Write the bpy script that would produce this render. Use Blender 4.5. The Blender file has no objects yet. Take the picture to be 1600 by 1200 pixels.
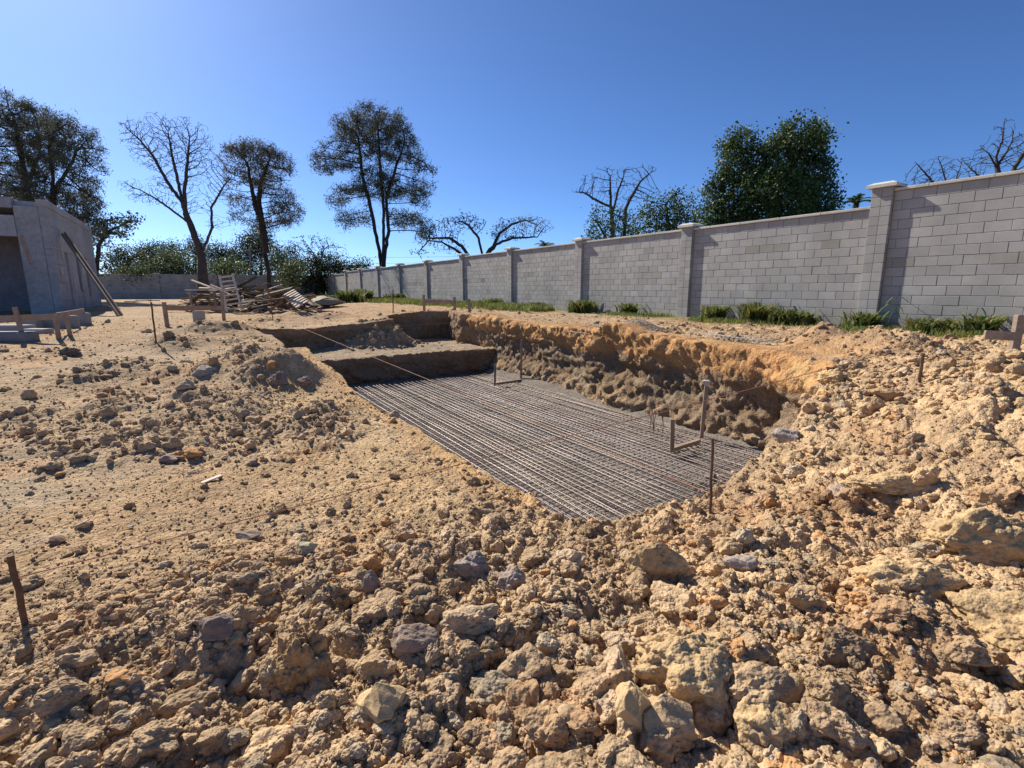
import bpy, math, random
import numpy as np
from mathutils import Vector

R = math.radians
SC = bpy.context.scene
# ------------------------------------------------------------------ camera, sky, sun, exposure
EYE = 1.6
FPX = 780.0                      # focal length in pixels of a 1600-wide frame
PITCH = math.atan(148 / FPX)
cam = bpy.data.cameras.new("camera"); cam.sensor_width = 36; cam.lens = FPX / 1600 * 36
cam.clip_start = .05; cam.clip_end = 3000
co = bpy.data.objects.new("camera", cam); SC.collection.objects.link(co)
co.location = (0, 0, EYE); co.rotation_euler = (R(90) - PITCH, 0, 0); SC.camera = co

SUN_AZ = R(-46); SUN_EL = R(38)          # azimuth from +Y, positive to the right
w = bpy.data.worlds.new("World"); SC.world = w; w.use_nodes = True
nt = w.node_tree
sky = nt.nodes.new("ShaderNodeTexSky"); sky.sky_type = 'NISHITA'; sky.sun_disc = False
sky.sun_elevation = SUN_EL; sky.sun_rotation = SUN_AZ
sky.altitude = 0; sky.air_density = .6; sky.dust_density = .45; sky.ozone_density = 9.5
bg = nt.nodes["Background"]; bg.inputs[1].default_value = .097
gm = nt.nodes.new("ShaderNodeGamma"); gm.inputs[1].default_value = 1.04
tn = nt.nodes.new("ShaderNodeVectorMath"); tn.operation = 'MULTIPLY'; tn.inputs[1].default_value = (.93, .98, 1.0)   # clear winter air: a touch less violet
nt.links.new(sky.outputs[0], gm.inputs[0]); nt.links.new(gm.outputs[0], tn.inputs[0]); nt.links.new(tn.outputs[0], bg.inputs[0])
sl = bpy.data.lights.new("sun", 'SUN'); sl.energy = 5.0; sl.angle = R(.53); sl.color = (1, .93, .82)
so = bpy.data.objects.new("sun", sl); SC.collection.objects.link(so)
sd_ = Vector((math.sin(SUN_AZ) * math.cos(SUN_EL), math.cos(SUN_AZ) * math.cos(SUN_EL), math.sin(SUN_EL)))
so.rotation_euler = sd_.to_track_quat('Z', 'Y').to_euler()
vs = SC.view_settings; vs.view_transform = 'Standard'; vs.look = 'None'; vs.gamma = 1; vs.exposure = 0.58
SC.cycles.max_bounces = 6; SC.cycles.transparent_max_bounces = 6

# ------------------------------------------------------------------ frames of reference
TH = R(32.2)                              # the long wall, the pit and the building share this direction
US = np.array([-math.sin(TH), math.cos(TH)]); VS = np.array([math.cos(TH), math.sin(TH)])
def W(u, v): return (u * US[0] + v * VS[0], u * US[1] + v * VS[1])
def UV(x, y): return x * US[0] + y * US[1], x * VS[0] + y * VS[1]
def ray(px, py):
    a = (px - 800) / FPX; b = -(py - 600) / FPX
    return a, math.cos(PITCH) + math.sin(PITCH) * b, math.cos(PITCH) * b - math.sin(PITCH)
def HZ(px, py, z):
    a, b, c = ray(px, py); t = (z - EYE) / c
    return (a * t, b * t)
def PD(px, py, Y):
    a, b, c = ray(px, py); t = Y / b
    return (a * t, Y, EYE + c * t)

# ------------------------------------------------------------------ noise
def h2(ix, iy, s=0):
    ix = ix.astype(np.int64).astype(np.uint32); iy = iy.astype(np.int64).astype(np.uint32)
    h = ix * np.uint32(374761393) + iy * np.uint32(668265263) + np.uint32((s * 1274126177) & 0xffffffff)
    h = (h ^ (h >> np.uint32(13))) * np.uint32(1274126177)
    h = (h ^ (h >> np.uint32(16))) * np.uint32(2246822519)
    h = h ^ (h >> np.uint32(13))
    return (h & np.uint32(0xffffff)).astype(np.float64) / 16777215.0
def vn(x, y, s=0):
    ix = np.floor(x); iy = np.floor(y); fx = x - ix; fy = y - iy
    fx = fx * fx * fx * (fx * (fx * 6 - 15) + 10); fy = fy * fy * fy * (fy * (fy * 6 - 15) + 10)
    a = h2(ix, iy, s); b = h2(ix + 1, iy, s); c = h2(ix, iy + 1, s); d = h2(ix + 1, iy + 1, s)
    return (a + (b - a) * fx + (c - a) * fy + (a - b - c + d) * fx * fy) * 2 - 1
def fbm(x, y, o=4, s=0, g=.5):
    r = 0; a = 1; n = 0
    for i in range(o):
        r = r + a * vn(x, y, s + i * 7); n += a; a *= g
        x, y = x * 1.6 - y * 1.2 + 3.1, x * 1.2 + y * 1.6 + 1.7
    return r / n
def cells(x, y, s=0):
    """packed lumps: height 0..1 of the tallest rounded lump over each point, and its random id"""
    ix = np.floor(x); iy = np.floor(y)
    best = np.zeros_like(x); bid = np.zeros_like(x)
    for dx in (-1, 0, 1):
        for dy in (-1, 0, 1):
            cx = ix + dx; cy = iy + dy
            jx = cx + h2(cx, cy, s); jy = cy + h2(cx, cy, s + 1); q = h2(cx, cy, s + 2)
            rr = .35 + .6 * q
            ang = h2(cx, cy, s + 4) * 6.283; e = .65 + .5 * h2(cx, cy, s + 5)
            ddx = x - jx; ddy = y - jy; ca = np.cos(ang); sa = np.sin(ang)
            ex = (ddx * ca + ddy * sa) / e; ey = (-ddx * sa + ddy * ca) * e
            d2 = (ex * ex + ey * ey) / (rr * rr)
            hh = np.sqrt(np.maximum(0, 1 - d2)) * rr * (.4 + .6 * h2(cx, cy, s + 3))
            m = hh > best
            best = np.where(m, hh, best); bid = np.where(m, q, bid)
    return best, bid
def S(x, a, b):
    t = np.clip((x - a) / (b - a), 0, 1); return t * t * (3 - 2 * t)

# ------------------------------------------------------------------ ground shape
def sdf(u, v, poly):
    d = np.full(u.shape, 1e9); ins = np.zeros(u.shape, bool); n = len(poly)
    for i in range(n):
        ax, ay = poly[i]; bx, by = poly[(i + 1) % n]
        ex, ey = bx - ax, by - ay; L = ex * ex + ey * ey
        t = np.clip(((u - ax) * ex + (v - ay) * ey) / L, 0, 1)
        d = np.minimum(d, (u - ax - t * ex) ** 2 + (v - ay - t * ey) ** 2)
        if ay != by:
            c = ((ay > v) != (by > v)) & (u < (bx - ax) * (v - ay) / (by - ay) + ax)
            ins ^= c
    d = np.sqrt(d); return np.where(ins, -d, d)
ZF, ZS = -.8, -.15                          # pit floor and shelf
PIT = [(2.52, 2.12), (2.38, 3.0), (2.42, 3.9), (2.55, 4.7), (2.7, 5.6), (3.05, 6.5), (3.9, 7.1), (7, 7.15), (10, 7.3), (12.6, 7.5), (12.75, 5.0), (12.7, 2.1), (8, 2.05), (5, 2.1)]
SHELF = [(12.0, 1.75), (12.0, 7.6), (14.3, 7.55), (14.6, 7.3), (16.6, 7.9), (16.9, 6.9), (16.6, 5.3), (15.1, 5.2), (14.9, 4.15), (15.3, 3.5), (15.1, 1.5), (14.3, 1.7)]
def ground0(x, y):
    r = np.hypot(x, y); u, v = UV(x, y)
    A = .5 * S(r, 5, 17) + .1 * S(r, 18, 45); B = .65 * S(v, 2.3, 6.8) * S(r, 1.5, 6)
    z = .8 * (1 - (1 - A / .8) * (1 - B / .8))
    z = z + .06 * fbm(x * .35 + 9, y * .35, 3, 3) * S(r, 2, 8)
    return z
MOUNDS = [  # px, py, height, radius, stretch, lumpiness  -> low heaps of dug soil
    (1288, 550, .42, .45), (1360, 560, .2, .4), (1400, 566, .22, .6), (1470, 590, .2, .6), (985, 520, .18, .5), (330, 523, .28, .85), (275, 545, .16, .7),
    (455, 592, .34, .5), (395, 600, .2, .5), (330, 590, .22, .6), (200, 580, .10, .7), (385, 560, .16, .6), (140, 600, .07, .7), (455, 497, .25, .9), (420, 505, .15, 1.),
    (520, 497, .18, .7), (760, 500, .10, .7), (1540, 600, .12, .6), (300, 640, .16, .6), (240, 690, .12, .5), (490, 655, .12, .45), (380, 650, .12, .5), (180, 640, .12, .6), (1560, 640, .12, .5)]
MW = []
for px, py, hh, rr in MOUNDS:
    g = .5
    for _ in range(6):
        x, y = HZ(px, py, g); g = float(ground0(np.array([x]), np.array([y]))[0])
    MW.append((x, y, hh, rr))
def rough(x, y):
    """0 = raked flat, 1 = thrown clods"""
    u, v = UV(x, y); r = np.hypot(x, y); j = fbm(x * .9, y * .9, 3, 21) * .45
    a = 1 - S(u + j * .9, 2.3, 4.0)                          # the near row of clods
    a = np.maximum(a, S(v + j, 2.2, 3.2) * (1 - S(u + j, 2.3, 4.2)))
    a = np.maximum(a, S(v + j, 6.6, 7.6) * (.55 - .25 * S(u, 6, 10)) * (1 - S(v + j, 11.2, 12.4)))
    for mx, my, hh, rr in MW:
        d2 = ((x - mx) ** 2 + (y - my) ** 2) / (rr * rr)
        a = np.maximum(a, .9 * np.exp(-d2 * 1.3) * (1 + .5 * j))
    br = S(fbm(x * .75 + 3, y * .75 + 8, 4, 333), .02, .42) * S(u, 3.2, 4.4) * (1 - S(v, 1.2, 1.9)) * (1 - S(u, 15, 22))
    a = np.maximum(a, .7 * br)
    a = np.maximum(a, .20 + .25 * j)
    return np.clip(a, 0, 1)
def ground(x, y, detail=True, full=False, pits=2):
    x = np.asarray(x, float); y = np.asarray(y, float)
    z = ground0(x, y); u, v = UV(x, y); r = np.hypot(x, y)
    for mx, my, hh, rr in MW:
        wx = x + .25 * rr * vn(x * 2.1, y * 2.1, 31); wy = y + .25 * rr * vn(x * 2.1, y * 2.1, 32)
        z = z + hh * np.exp(-(((wx - mx) ** 2 + (wy - my) ** 2) / (rr * rr)) * 1.1)
    rg = rough(x, y)
    # the bank of clods by the camera
    z = z + .13 * S(v, 1.2, 3.6) * (1 - S(u, 1.2, 2.2)) + .04 * rg
    far = 1 - S(r, 30, 60)
    edge = .10 * fbm(u * 1.3, v * 1.3, 4, 41)
    dm = sdf(u, v, PIT) + edge - .05
    dsf = sdf(u, v, SHELF) + edge * 1.3 - .05
    cor = (1 - S(u, 3.0, 3.9)) * S(v, 4.6, 5.6)
    dm = dm + .06 * cor - .30 * S(v, 6.5, 6.9) * S(u, 3.7, 4.3) - .10 * S(u, 12.2, 12.5)
    dsf = dsf - .12 * S(u, 14, 14.5) - .25 * S(v, 6.9, 7.3) * (1 - S(u, 14, 14.6)); inm = S(-dm, -.02, .10 + .22 * cor); ins = S(-dsf, -.02, .12)
    if pits < 2: inm = inm * 0
    if pits < 1: ins = ins * 0
    idn = np.zeros_like(x)
    if detail:
        wx = x + .05 * vn(x * 5, y * 5, 51); wy = y + .05 * vn(x * 5, y * 5, 52)
        c1, i1 = cells(wx / .30, wy / .30, 60); c2, i2 = cells(wx / .13 + 4, wy / .13, 70)
        c0, i0 = cells(wx / .62 + 3, wy / .62, 55); c3, i3 = cells(x / .055 + 9, y / .055, 80); c4, i4 = cells(x / .024, y / .024 + 5, 90)
        n1 = fbm(x * .8, y * .8, 5, 11)
        lump = (.10 * c0 * rg ** 2 + .10 * c1 * (.5 + .8 * rg)) * (1 - .72 * S(u, 1.3, 2.0) * S(v, 1.3, 2.3) * (1 - S(v, 7.2, 8))) + .065 * c2 + .040 * c3 + .014 * c4 * (r < 6)
        z = z + rg * far * (lump - .09 + .09 * n1)
        near = 1 - S(r, 14, 26)
        sm = (1 - rg)
        patch = S(fbm(x * .55 + 7, y * .55, 3, 101), -.15, .35)
        z = z + sm * far * (.055 * fbm(x * 1.1, y * 1.1, 5, 12) + near * ((.3 + .7 * patch) * (.012 * c2 + .016 * c3 + .007 * c4)))
        idn = i2
        fl = .01 * fbm(x * 3, y * 3, 3, 5)
    else:
        fl = 0; patch = 0
    shelf = ZS + (.03 * fbm(x * 2.2, y * 2.2, 4, 15) + (.02 * c3 + .02 * c2 if detail else 0))
    # soil slumped against the foot of the right bank
    tal = .22 * S(v, 6.55, 7.25) * (1 - S(u, 12, 13)) * S(u, 3.2, 4)
    floor = ZF + fl + tal
    z = z * (1 - ins) + shelf * ins
    if pits > 0:      # soil slumped off the nose between the two small pits
        wu = u + .25 * vn(u * 2.3, v * 2.3, 61); wv = v + .3 * vn(u * 2.3, v * 2.3, 62)
        nose = np.exp(-((wu - 15.05) ** 2 / .5 + (wv - 4.7) ** 2 / .75)); z = z + nose * (.60 + (.9 * (lump + .02) if detail else 0)) * ins
    z = z * (1 - inm) + floor * inm
    if detail: z = z + cor * inm * (1 - inm) * 4 * (lump - .05)
    if full: return z, rg, inm, ins, idn, patch
    return z
def gz(x, y): return float(ground(np.array([x]), np.array([y]))[0])
def gz0(x, y): return float(ground(np.array([x]), np.array([y]), detail=False)[0])
def GP(px, py):
    """the point of the ground seen at that place of the photograph"""
    a, b, c = ray(px, py)
    t = np.linspace(.8, 70, 6000); z = ground(a * t, b * t, detail=False)
    k = np.argmax(EYE + c * t <= z)
    if k == 0: k = len(t) - 1
    return a * t[k], b * t[k], float(z[k])

# ------------------------------------------------------------------ helpers
def link(o): SC.collection.objects.link(o); return o
def tag(o, label=None, cat=None, group=None, kind=None):
    if label: o['label'] = label
    if cat: o['category'] = cat
    if group: o['group'] = group
    if kind: o['kind'] = kind
    return o
def empty(name, loc, rz=0, label=None, cat=None, group=None):
    o = bpy.data.objects.new(name, None); link(o); o.location = loc; o.rotation_euler = (0, 0, rz)
    o.empty_display_size = .1
    return tag(o, label, cat, group)
def mesh_np(name, V, F, mat, parent=None, col=None, smooth=False, origin=None):
    """V (n,3), F (m,k) with k = 3 or 4"""
    V = np.asarray(V, np.float32); F = np.asarray(F, np.int32)
    off = np.array(origin if origin is not None else (0, 0, 0), np.float32)
    me = bpy.data.meshes.new(name); k = F.shape[1]
    me.vertices.add(len(V)); me.vertices.foreach_set('co', (V - off).ravel())
    me.loops.add(F.size); me.loops.foreach_set('vertex_index', F.ravel())
    me.polygons.add(len(F)); me.polygons.foreach_set('loop_start', np.arange(0, F.size, k, dtype=np.int32))
    me.polygons.foreach_set('loop_total', np.full(len(F), k, np.int32))
    me.polygons.foreach_set('use_smooth', np.full(len(F), smooth))
    if col is not None:
        a = me.color_attributes.new('Col', 'FLOAT_COLOR', 'POINT')
        c = np.ones((len(V), 4), np.float32); c[:, :3] = col; a.data.foreach_set('color', c.ravel())
    me.update(calc_edges=True); me.materials.append(mat)
    o = bpy.data.objects.new(name, me); link(o)
    if origin is not None: o.location = origin
    if parent is not None: o.parent = parent
    return o
CUBE_F = np.array([(0, 3, 2, 1), (4, 5, 6, 7), (0, 1, 5, 4), (1, 2, 6, 5), (2, 3, 7, 6), (3, 0, 4, 7)])
class MB:
    """collects quads, with a colour per box"""
    def __init__(s): s.v = []; s.f = []; s.c = []; s.n = 0
    def add(s, V, F, c=(1, 1, 1)):
        V = np.asarray(V, float); s.v.append(V); s.f.append(np.asarray(F) + s.n); s.c.append(np.tile(np.asarray(c, float), (len(V), 1))); s.n += len(V)
    def box(s, o, ax, ay, az, c=(1, 1, 1), jit=0, rng=random):
        """o corner; ax, ay, az edge vectors"""
        o, ax, ay, az = (np.asarray(q, float) for q in (o, ax, ay, az))
        V = np.array([o, o + ax, o + ax + ay, o + ay, o + az, o + ax + az, o + ax + ay + az, o + ay + az])
        if jit: V = V + np.random.default_rng(rng.randrange(10 ** 9)).normal(0, jit, V.shape)
        s.add(V, CUBE_F, c)
    def bevbox(s, o, ax, ay, az, b=.01, c=(1, 1, 1)):
        """box with chamfered edges"""
        o, ax, ay, az = (np.asarray(q, float) for q in (o, ax, ay, az))
        L = [np.linalg.norm(q) for q in (ax, ay, az)]; U = [q / l for q, l in zip((ax, ay, az), L)]
        b = min(b, min(L) * .3); V = []; 
        for k in range(8):
            sx, sy, sz = k & 1, (k >> 1) & 1, (k >> 2) & 1
            P = o + ax * sx + ay * sy + az * sz
            dx = U[0] * (b if not sx else -b); dy = U[1] * (b if not sy else -b); dz = U[2] * (b if not sz else -b)
            V += [P + dy + dz, P + dx + dz, P + dx + dy]     # on x-face, y-face, z-face
        I = lambda k, a: k * 3 + a
        F = [(I(0, 0), I(4, 0), I(6, 0), I(2, 0)), (I(1, 0), I(3, 0), I(7, 0), I(5, 0)),
             (I(0, 1), I(1, 1), I(5, 1), I(4, 1)), (I(2, 1), I(6, 1), I(7, 1), I(3, 1)),
             (I(0, 2), I(2, 2), I(3, 2), I(1, 2)), (I(4, 2), I(5, 2), I(7, 2), I(6, 2))]
        for y in (0, 1):
            for z in (0, 1):
                a = y * 2 + z * 4; F.append((I(a, 1), I(a + 1, 1), I(a + 1, 2), I(a, 2)))
        for x in (0, 1):
            for z in (0, 1):
                a = x + z * 4; F.append((I(a, 0), I(a + 2, 0), I(a + 2, 2), I(a, 2)))
        for x in (0, 1):
            for y in (0, 1):
                a = x + y * 2; F.append((I(a, 0), I(a + 4, 0), I(a + 4, 1), I(a, 1)))
        for k in range(8): F.append((I(k, 0), I(k, 1), I(k, 2), I(k, 2)))
        s.add(V, F, c)
    def beam(s, p, q, w_, h_, up=(0, 0, 1), c=(1, 1, 1), b=.004):
        """a plank from p to q, w_ wide and h_ thick along up"""
        p, q, up = (np.asarray(k, float) for k in (p, q, up)); d = q - p; d_ = d / np.linalg.norm(d)
        x = np.cross(d_, up); x /= max(1e-6, np.linalg.norm(x)); z = np.cross(x, d_)
        s.bevbox(p - x * w_ / 2 - z * h_ / 2, d, x * w_, z * h_, b, c)
    def tube(s, pts, r, n=6, c=(1, 1, 1), cap=True):
        pts = np.asarray(pts, float); m = len(pts); r = np.broadcast_to(np.asarray(r, float), (m,))
        T = np.gradient(pts, axis=0); T /= np.maximum(1e-9, np.linalg.norm(T, axis=1))[:, None]
        a = np.array([0, 0, 1.]) if abs(T[0][2]) < .9 else np.array([1., 0, 0])
        V = []; x = np.cross(T[0], a); x /= np.linalg.norm(x)
        for i in range(m):
            x = x - T[i] * np.dot(x, T[i]); x /= np.linalg.norm(x); y = np.cross(T[i], x)
            for k in range(n):
                t = 2 * math.pi * k / n; V.append(pts[i] + r[i] * (math.cos(t) * x + math.sin(t) * y))
        F = [(i * n + k, i * n + (k + 1) % n, (i + 1) * n + (k + 1) % n, (i + 1) * n + k) for i in range(m - 1) for k in range(n)]
        if cap:
            V += [pts[0], pts[-1]]; a0 = m * n; a1 = a0 + 1
            for k in range(n):
                F.append((a0, (k + 1) % n, k, k)); F.append((a1, (m - 1) * n + k, (m - 1) * n + (k + 1) % n, (m - 1) * n + (k + 1) % n))
        s.add(V, F, c)
    def build(s, name, mat, parent=None, smooth=False, origin=None, kill_local=True):
        V = np.concatenate(s.v); F = np.concatenate(s.f); C = np.concatenate(s.c)
        quad = F[:, 2] != F[:, 3]
        me = bpy.data.meshes.new(name)
        if parent is not None and origin is None:
            M = np.array(parent_matrix(parent)); Vh = np.c_[V, np.ones(len(V))] @ np.linalg.inv(M).T; V = Vh[:, :3]
        elif origin is not None: V = V - np.array(origin)
        nq = int(quad.sum()); ntri = len(F) - nq
        loops = np.concatenate([F[quad].ravel(), F[~quad][:, :3].ravel()]).astype(np.int32)
        ls = np.concatenate([np.arange(nq) * 4, nq * 4 + np.arange(ntri) * 3]).astype(np.int32)
        lt = np.concatenate([np.full(nq, 4), np.full(ntri, 3)]).astype(np.int32)
        me.vertices.add(len(V)); me.vertices.foreach_set('co', V.astype(np.float32).ravel())
        me.loops.add(len(loops)); me.loops.foreach_set('vertex_index', loops)
        me.polygons.add(len(F)); me.polygons.foreach_set('loop_start', ls); me.polygons.foreach_set('loop_total', lt)
        me.polygons.foreach_set('use_smooth', np.full(len(F), smooth))
        a = me.color_attributes.new('Col', 'FLOAT_COLOR', 'POINT'); c4 = np.ones((len(V), 4), np.float32); c4[:, :3] = C
        a.data.foreach_set('color', c4.ravel())
        me.update(calc_edges=True); me.materials.append(mat)
        o = bpy.data.objects.new(name, me); link(o)
        if origin is not None: o.location = origin
        if parent is not None: o.parent = parent
        return o
def parent_matrix(p):
    c, s = math.cos(p.rotation_euler[2]), math.sin(p.rotation_euler[2]); l = p.location
    M = [[c, -s, 0, l[0]], [s, c, 0, l[1]], [0, 0, 1, l[2]], [0, 0, 0, 1]]
    if p.parent is not None:
        M = np.array(parent_matrix(p.parent)) @ np.array(M)
    return M

# ------------------------------------------------------------------ materials
def mat(name, base, rough_=.9, noise=(.15, 6), bump=(0, 30), use_col=True, metal=0, spec=.3, second=None, objspace=True, trans=0, fine=None):
    m = bpy.data.materials.new(name); m.use_nodes = True; t = m.node_tree; N = t.nodes; L = t.links
    b = N['Principled BSDF']; b.inputs['Roughness'].default_value = rough_; b.inputs['Metallic'].default_value = metal
    b.inputs['Specular IOR Level'].default_value = spec
    tc = N.new('ShaderNodeNewGeometry')
    src = tc.outputs['Position']
    rgb = N.new('ShaderNodeRGB'); rgb.outputs[0].default_value = (*base, 1); c = rgb.outputs[0]
    if use_col:
        at = N.new('ShaderNodeAttribute'); at.attribute_name = 'Col'
        mx = N.new('ShaderNodeMix'); mx.data_type = 'RGBA'; mx.blend_type = 'MULTIPLY'; mx.inputs[0].default_value = 1
        L.new(c, mx.inputs[6]); L.new(at.outputs['Color'], mx.inputs[7]); c = mx.outputs[2]
    def noise_mul(c, amt, scale, det=6, tex='noise'):
        n = N.new('ShaderNodeTexNoise'); n.inputs['Scale'].default_value = scale; n.inputs['Detail'].default_value = det
        n.inputs['Roughness'].default_value = .65; L.new(src, n.inputs['Vector'])
        r = N.new('ShaderNodeMapRange'); r.inputs[1].default_value = .3; r.inputs[2].default_value = .7
        r.inputs[3].default_value = 1 - amt; r.inputs[4].default_value = 1 + amt; L.new(n.outputs[0], r.inputs[0])
        v = N.new('ShaderNodeVectorMath'); v.operation = 'SCALE'; L.new(c, v.inputs[0]); L.new(r.outputs[0], v.inputs['Scale'])
        return v.outputs[0]
    if noise: c = noise_mul(c, *noise)
    if fine: c = noise_mul(c, *fine)
    if second:
        col2, sc2, lo, hi = second
        n = N.new('ShaderNodeTexNoise'); n.inputs['Scale'].default_value = sc2; n.inputs['Detail'].default_value = 5; L.new(src, n.inputs['Vector'])
        r = N.new('ShaderNodeMapRange'); r.inputs[1].default_value = lo; r.inputs[2].default_value = hi; L.new(n.outputs[0], r.inputs[0])
        mx = N.new('ShaderNodeMix'); mx.data_type = 'RGBA'; L.new(r.outputs[0], mx.inputs[0]); L.new(c, mx.inputs[6]); mx.inputs[7].default_value = (*col2, 1); c = mx.outputs[2]
    L.new(c, b.inputs['Base Color'])
    if bump[0]:
        n = N.new('ShaderNodeTexNoise'); n.inputs['Scale'].default_value = bump[1]; n.inputs['Detail'].default_value = 8; n.inputs['Roughness'].default_value = .7
        L.new(src, n.inputs['Vector'])
        bp = N.new('ShaderNodeBump'); bp.inputs['Distance'].default_value = bump[0]; bp.inputs['Strength'].default_value = 1
        L.new(n.outputs[0], bp.inputs['Height']); L.new(bp.outputs[0], b.inputs['Normal'])
    if trans:
        tr = N.new('ShaderNodeBsdfTranslucent'); L.new(c, tr.inputs[0]); ms = N.new('ShaderNodeMixShader'); ms.inputs[0].default_value = trans
        L.new(b.outputs[0], ms.inputs[1]); L.new(tr.outputs[0], ms.inputs[2]); L.new(ms.outputs[0], N['Material Output'].inputs[0])
    return m
def soil_mat(name, bscale=1.0):
    m = mat(name, (1, 1, 1), .95, noise=(.22, 2.2), fine=(.28, 28), spec=.15)
    t = m.node_tree; N = t.nodes; L = t.links; b = N['Principled BSDF']; g = N.new('ShaderNodeNewGeometry')
    prev = None
    for sc, dist, kind in ((30, .015, 'v'), (85, .007, 'v'), (260, .003, 'n')):
        if kind == 'v':
            n = N.new('ShaderNodeTexVoronoi'); n.feature = 'SMOOTH_F1'; n.inputs['Smoothness'].default_value = .25; n.inputs['Scale'].default_value = sc
            L.new(g.outputs['Position'], n.inputs['Vector']); out = n.outputs['Distance']; inv = True
        else:
            n = N.new('ShaderNodeTexNoise'); n.inputs['Scale'].default_value = sc; n.inputs['Detail'].default_value = 4
            L.new(g.outputs['Position'], n.inputs['Vector']); out = n.outputs[0]; inv = False
        bp = N.new('ShaderNodeBump'); bp.invert = inv; bp.inputs['Strength'].default_value = .8; bp.inputs['Distance'].default_value = dist * bscale
        L.new(out, bp.inputs['Height'])
        if prev: L.new(prev, bp.inputs['Normal'])
        prev = bp.outputs[0]
    L.new(prev, b.inputs['Normal'])
    return m
M = {}
M['soil'] = soil_mat('soil')
M['clod'] = soil_mat('clod_soil', .7)
M['rock'] = mat('rock', (1, 1, 1), .9, noise=(.12, 9), fine=(.15, 60), bump=(.006, 45), spec=.2)
M['block'] = mat('concrete_block', (.36, .352, .335), .92, noise=(.16, 1.1), fine=(.13, 90), bump=(.003, 160), spec=.2)
M['mortar'] = mat('mortar', (.20, .19, .185), .95, noise=(.15, 5), bump=(.003, 120), spec=.1)
M['coping'] = mat('cast_concrete', (.50, .48, .43), .9, noise=(.14, 2.5), fine=(.1, 40), bump=(.002, 90), spec=.2)
M['render'] = mat('raw_concrete', (.34, .33, .33), .92, noise=(.2, .8), fine=(.18, 7), bump=(.01, 14), spec=.2)
M['timber'] = mat('weathered_timber', (.31, .235, .175), .85, noise=(.25, 3), fine=(.2, 30), bump=(.002, 60), spec=.2)
M['pale_timber'] = mat('pale_timber', (.66, .54, .42), .8, noise=(.15, 3), fine=(.12, 30), bump=(.002, 60), spec=.2)
M['rebar'] = mat('rusty_steel', (.26, .225, .20), .5, noise=(.35, 1.5), fine=(.35, 40), metal=.55, spec=.6, bump=(.001, 300))
M['stake'] = mat('rusty_rod', (.12, .07, .045), .8, noise=(.3, 20))
M['galv'] = mat('dusty_wire', (.28, .27, .26), .6, noise=(.2, 5), metal=.3)
M['string'] = mat('orange_string', (.50, .22, .13), .7, noise=None)
M['plaster'] = M['render']
M['bark'] = mat('bark', (.055, .043, .036), .95, noise=(.3, 2), bump=(.02, 10), spec=.1)
M['twig'] = mat('twigs', (.085, .07, .062), .95, noise=(.3, 2), spec=.1)
M['pine'] = mat('pine_needles', (.12, .125, .085), .7, noise=(.3, .6), spec=.2, trans=.25)
M['leaf'] = mat('leaves', (.07, .108, .028), .55, noise=(.4, .5), spec=.4, trans=.3)
M['grass'] = mat('grass', (.15, .19, .055), .7, noise=(.3, 1.5), spec=.2, trans=.35)
M['foam'] = mat('pale_sheet', (.30, .24, .17), .8, noise=(.1, 3), bump=(.01, 8))
M['dark'] = mat('dark_inside', (.06, .06, .065), .95, noise=(.3, 1))
M['pipe'] = mat('grey_kerb_concrete', (.28, .28, .28), .8, noise=(.15, 5), bump=(.003, 50))

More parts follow.
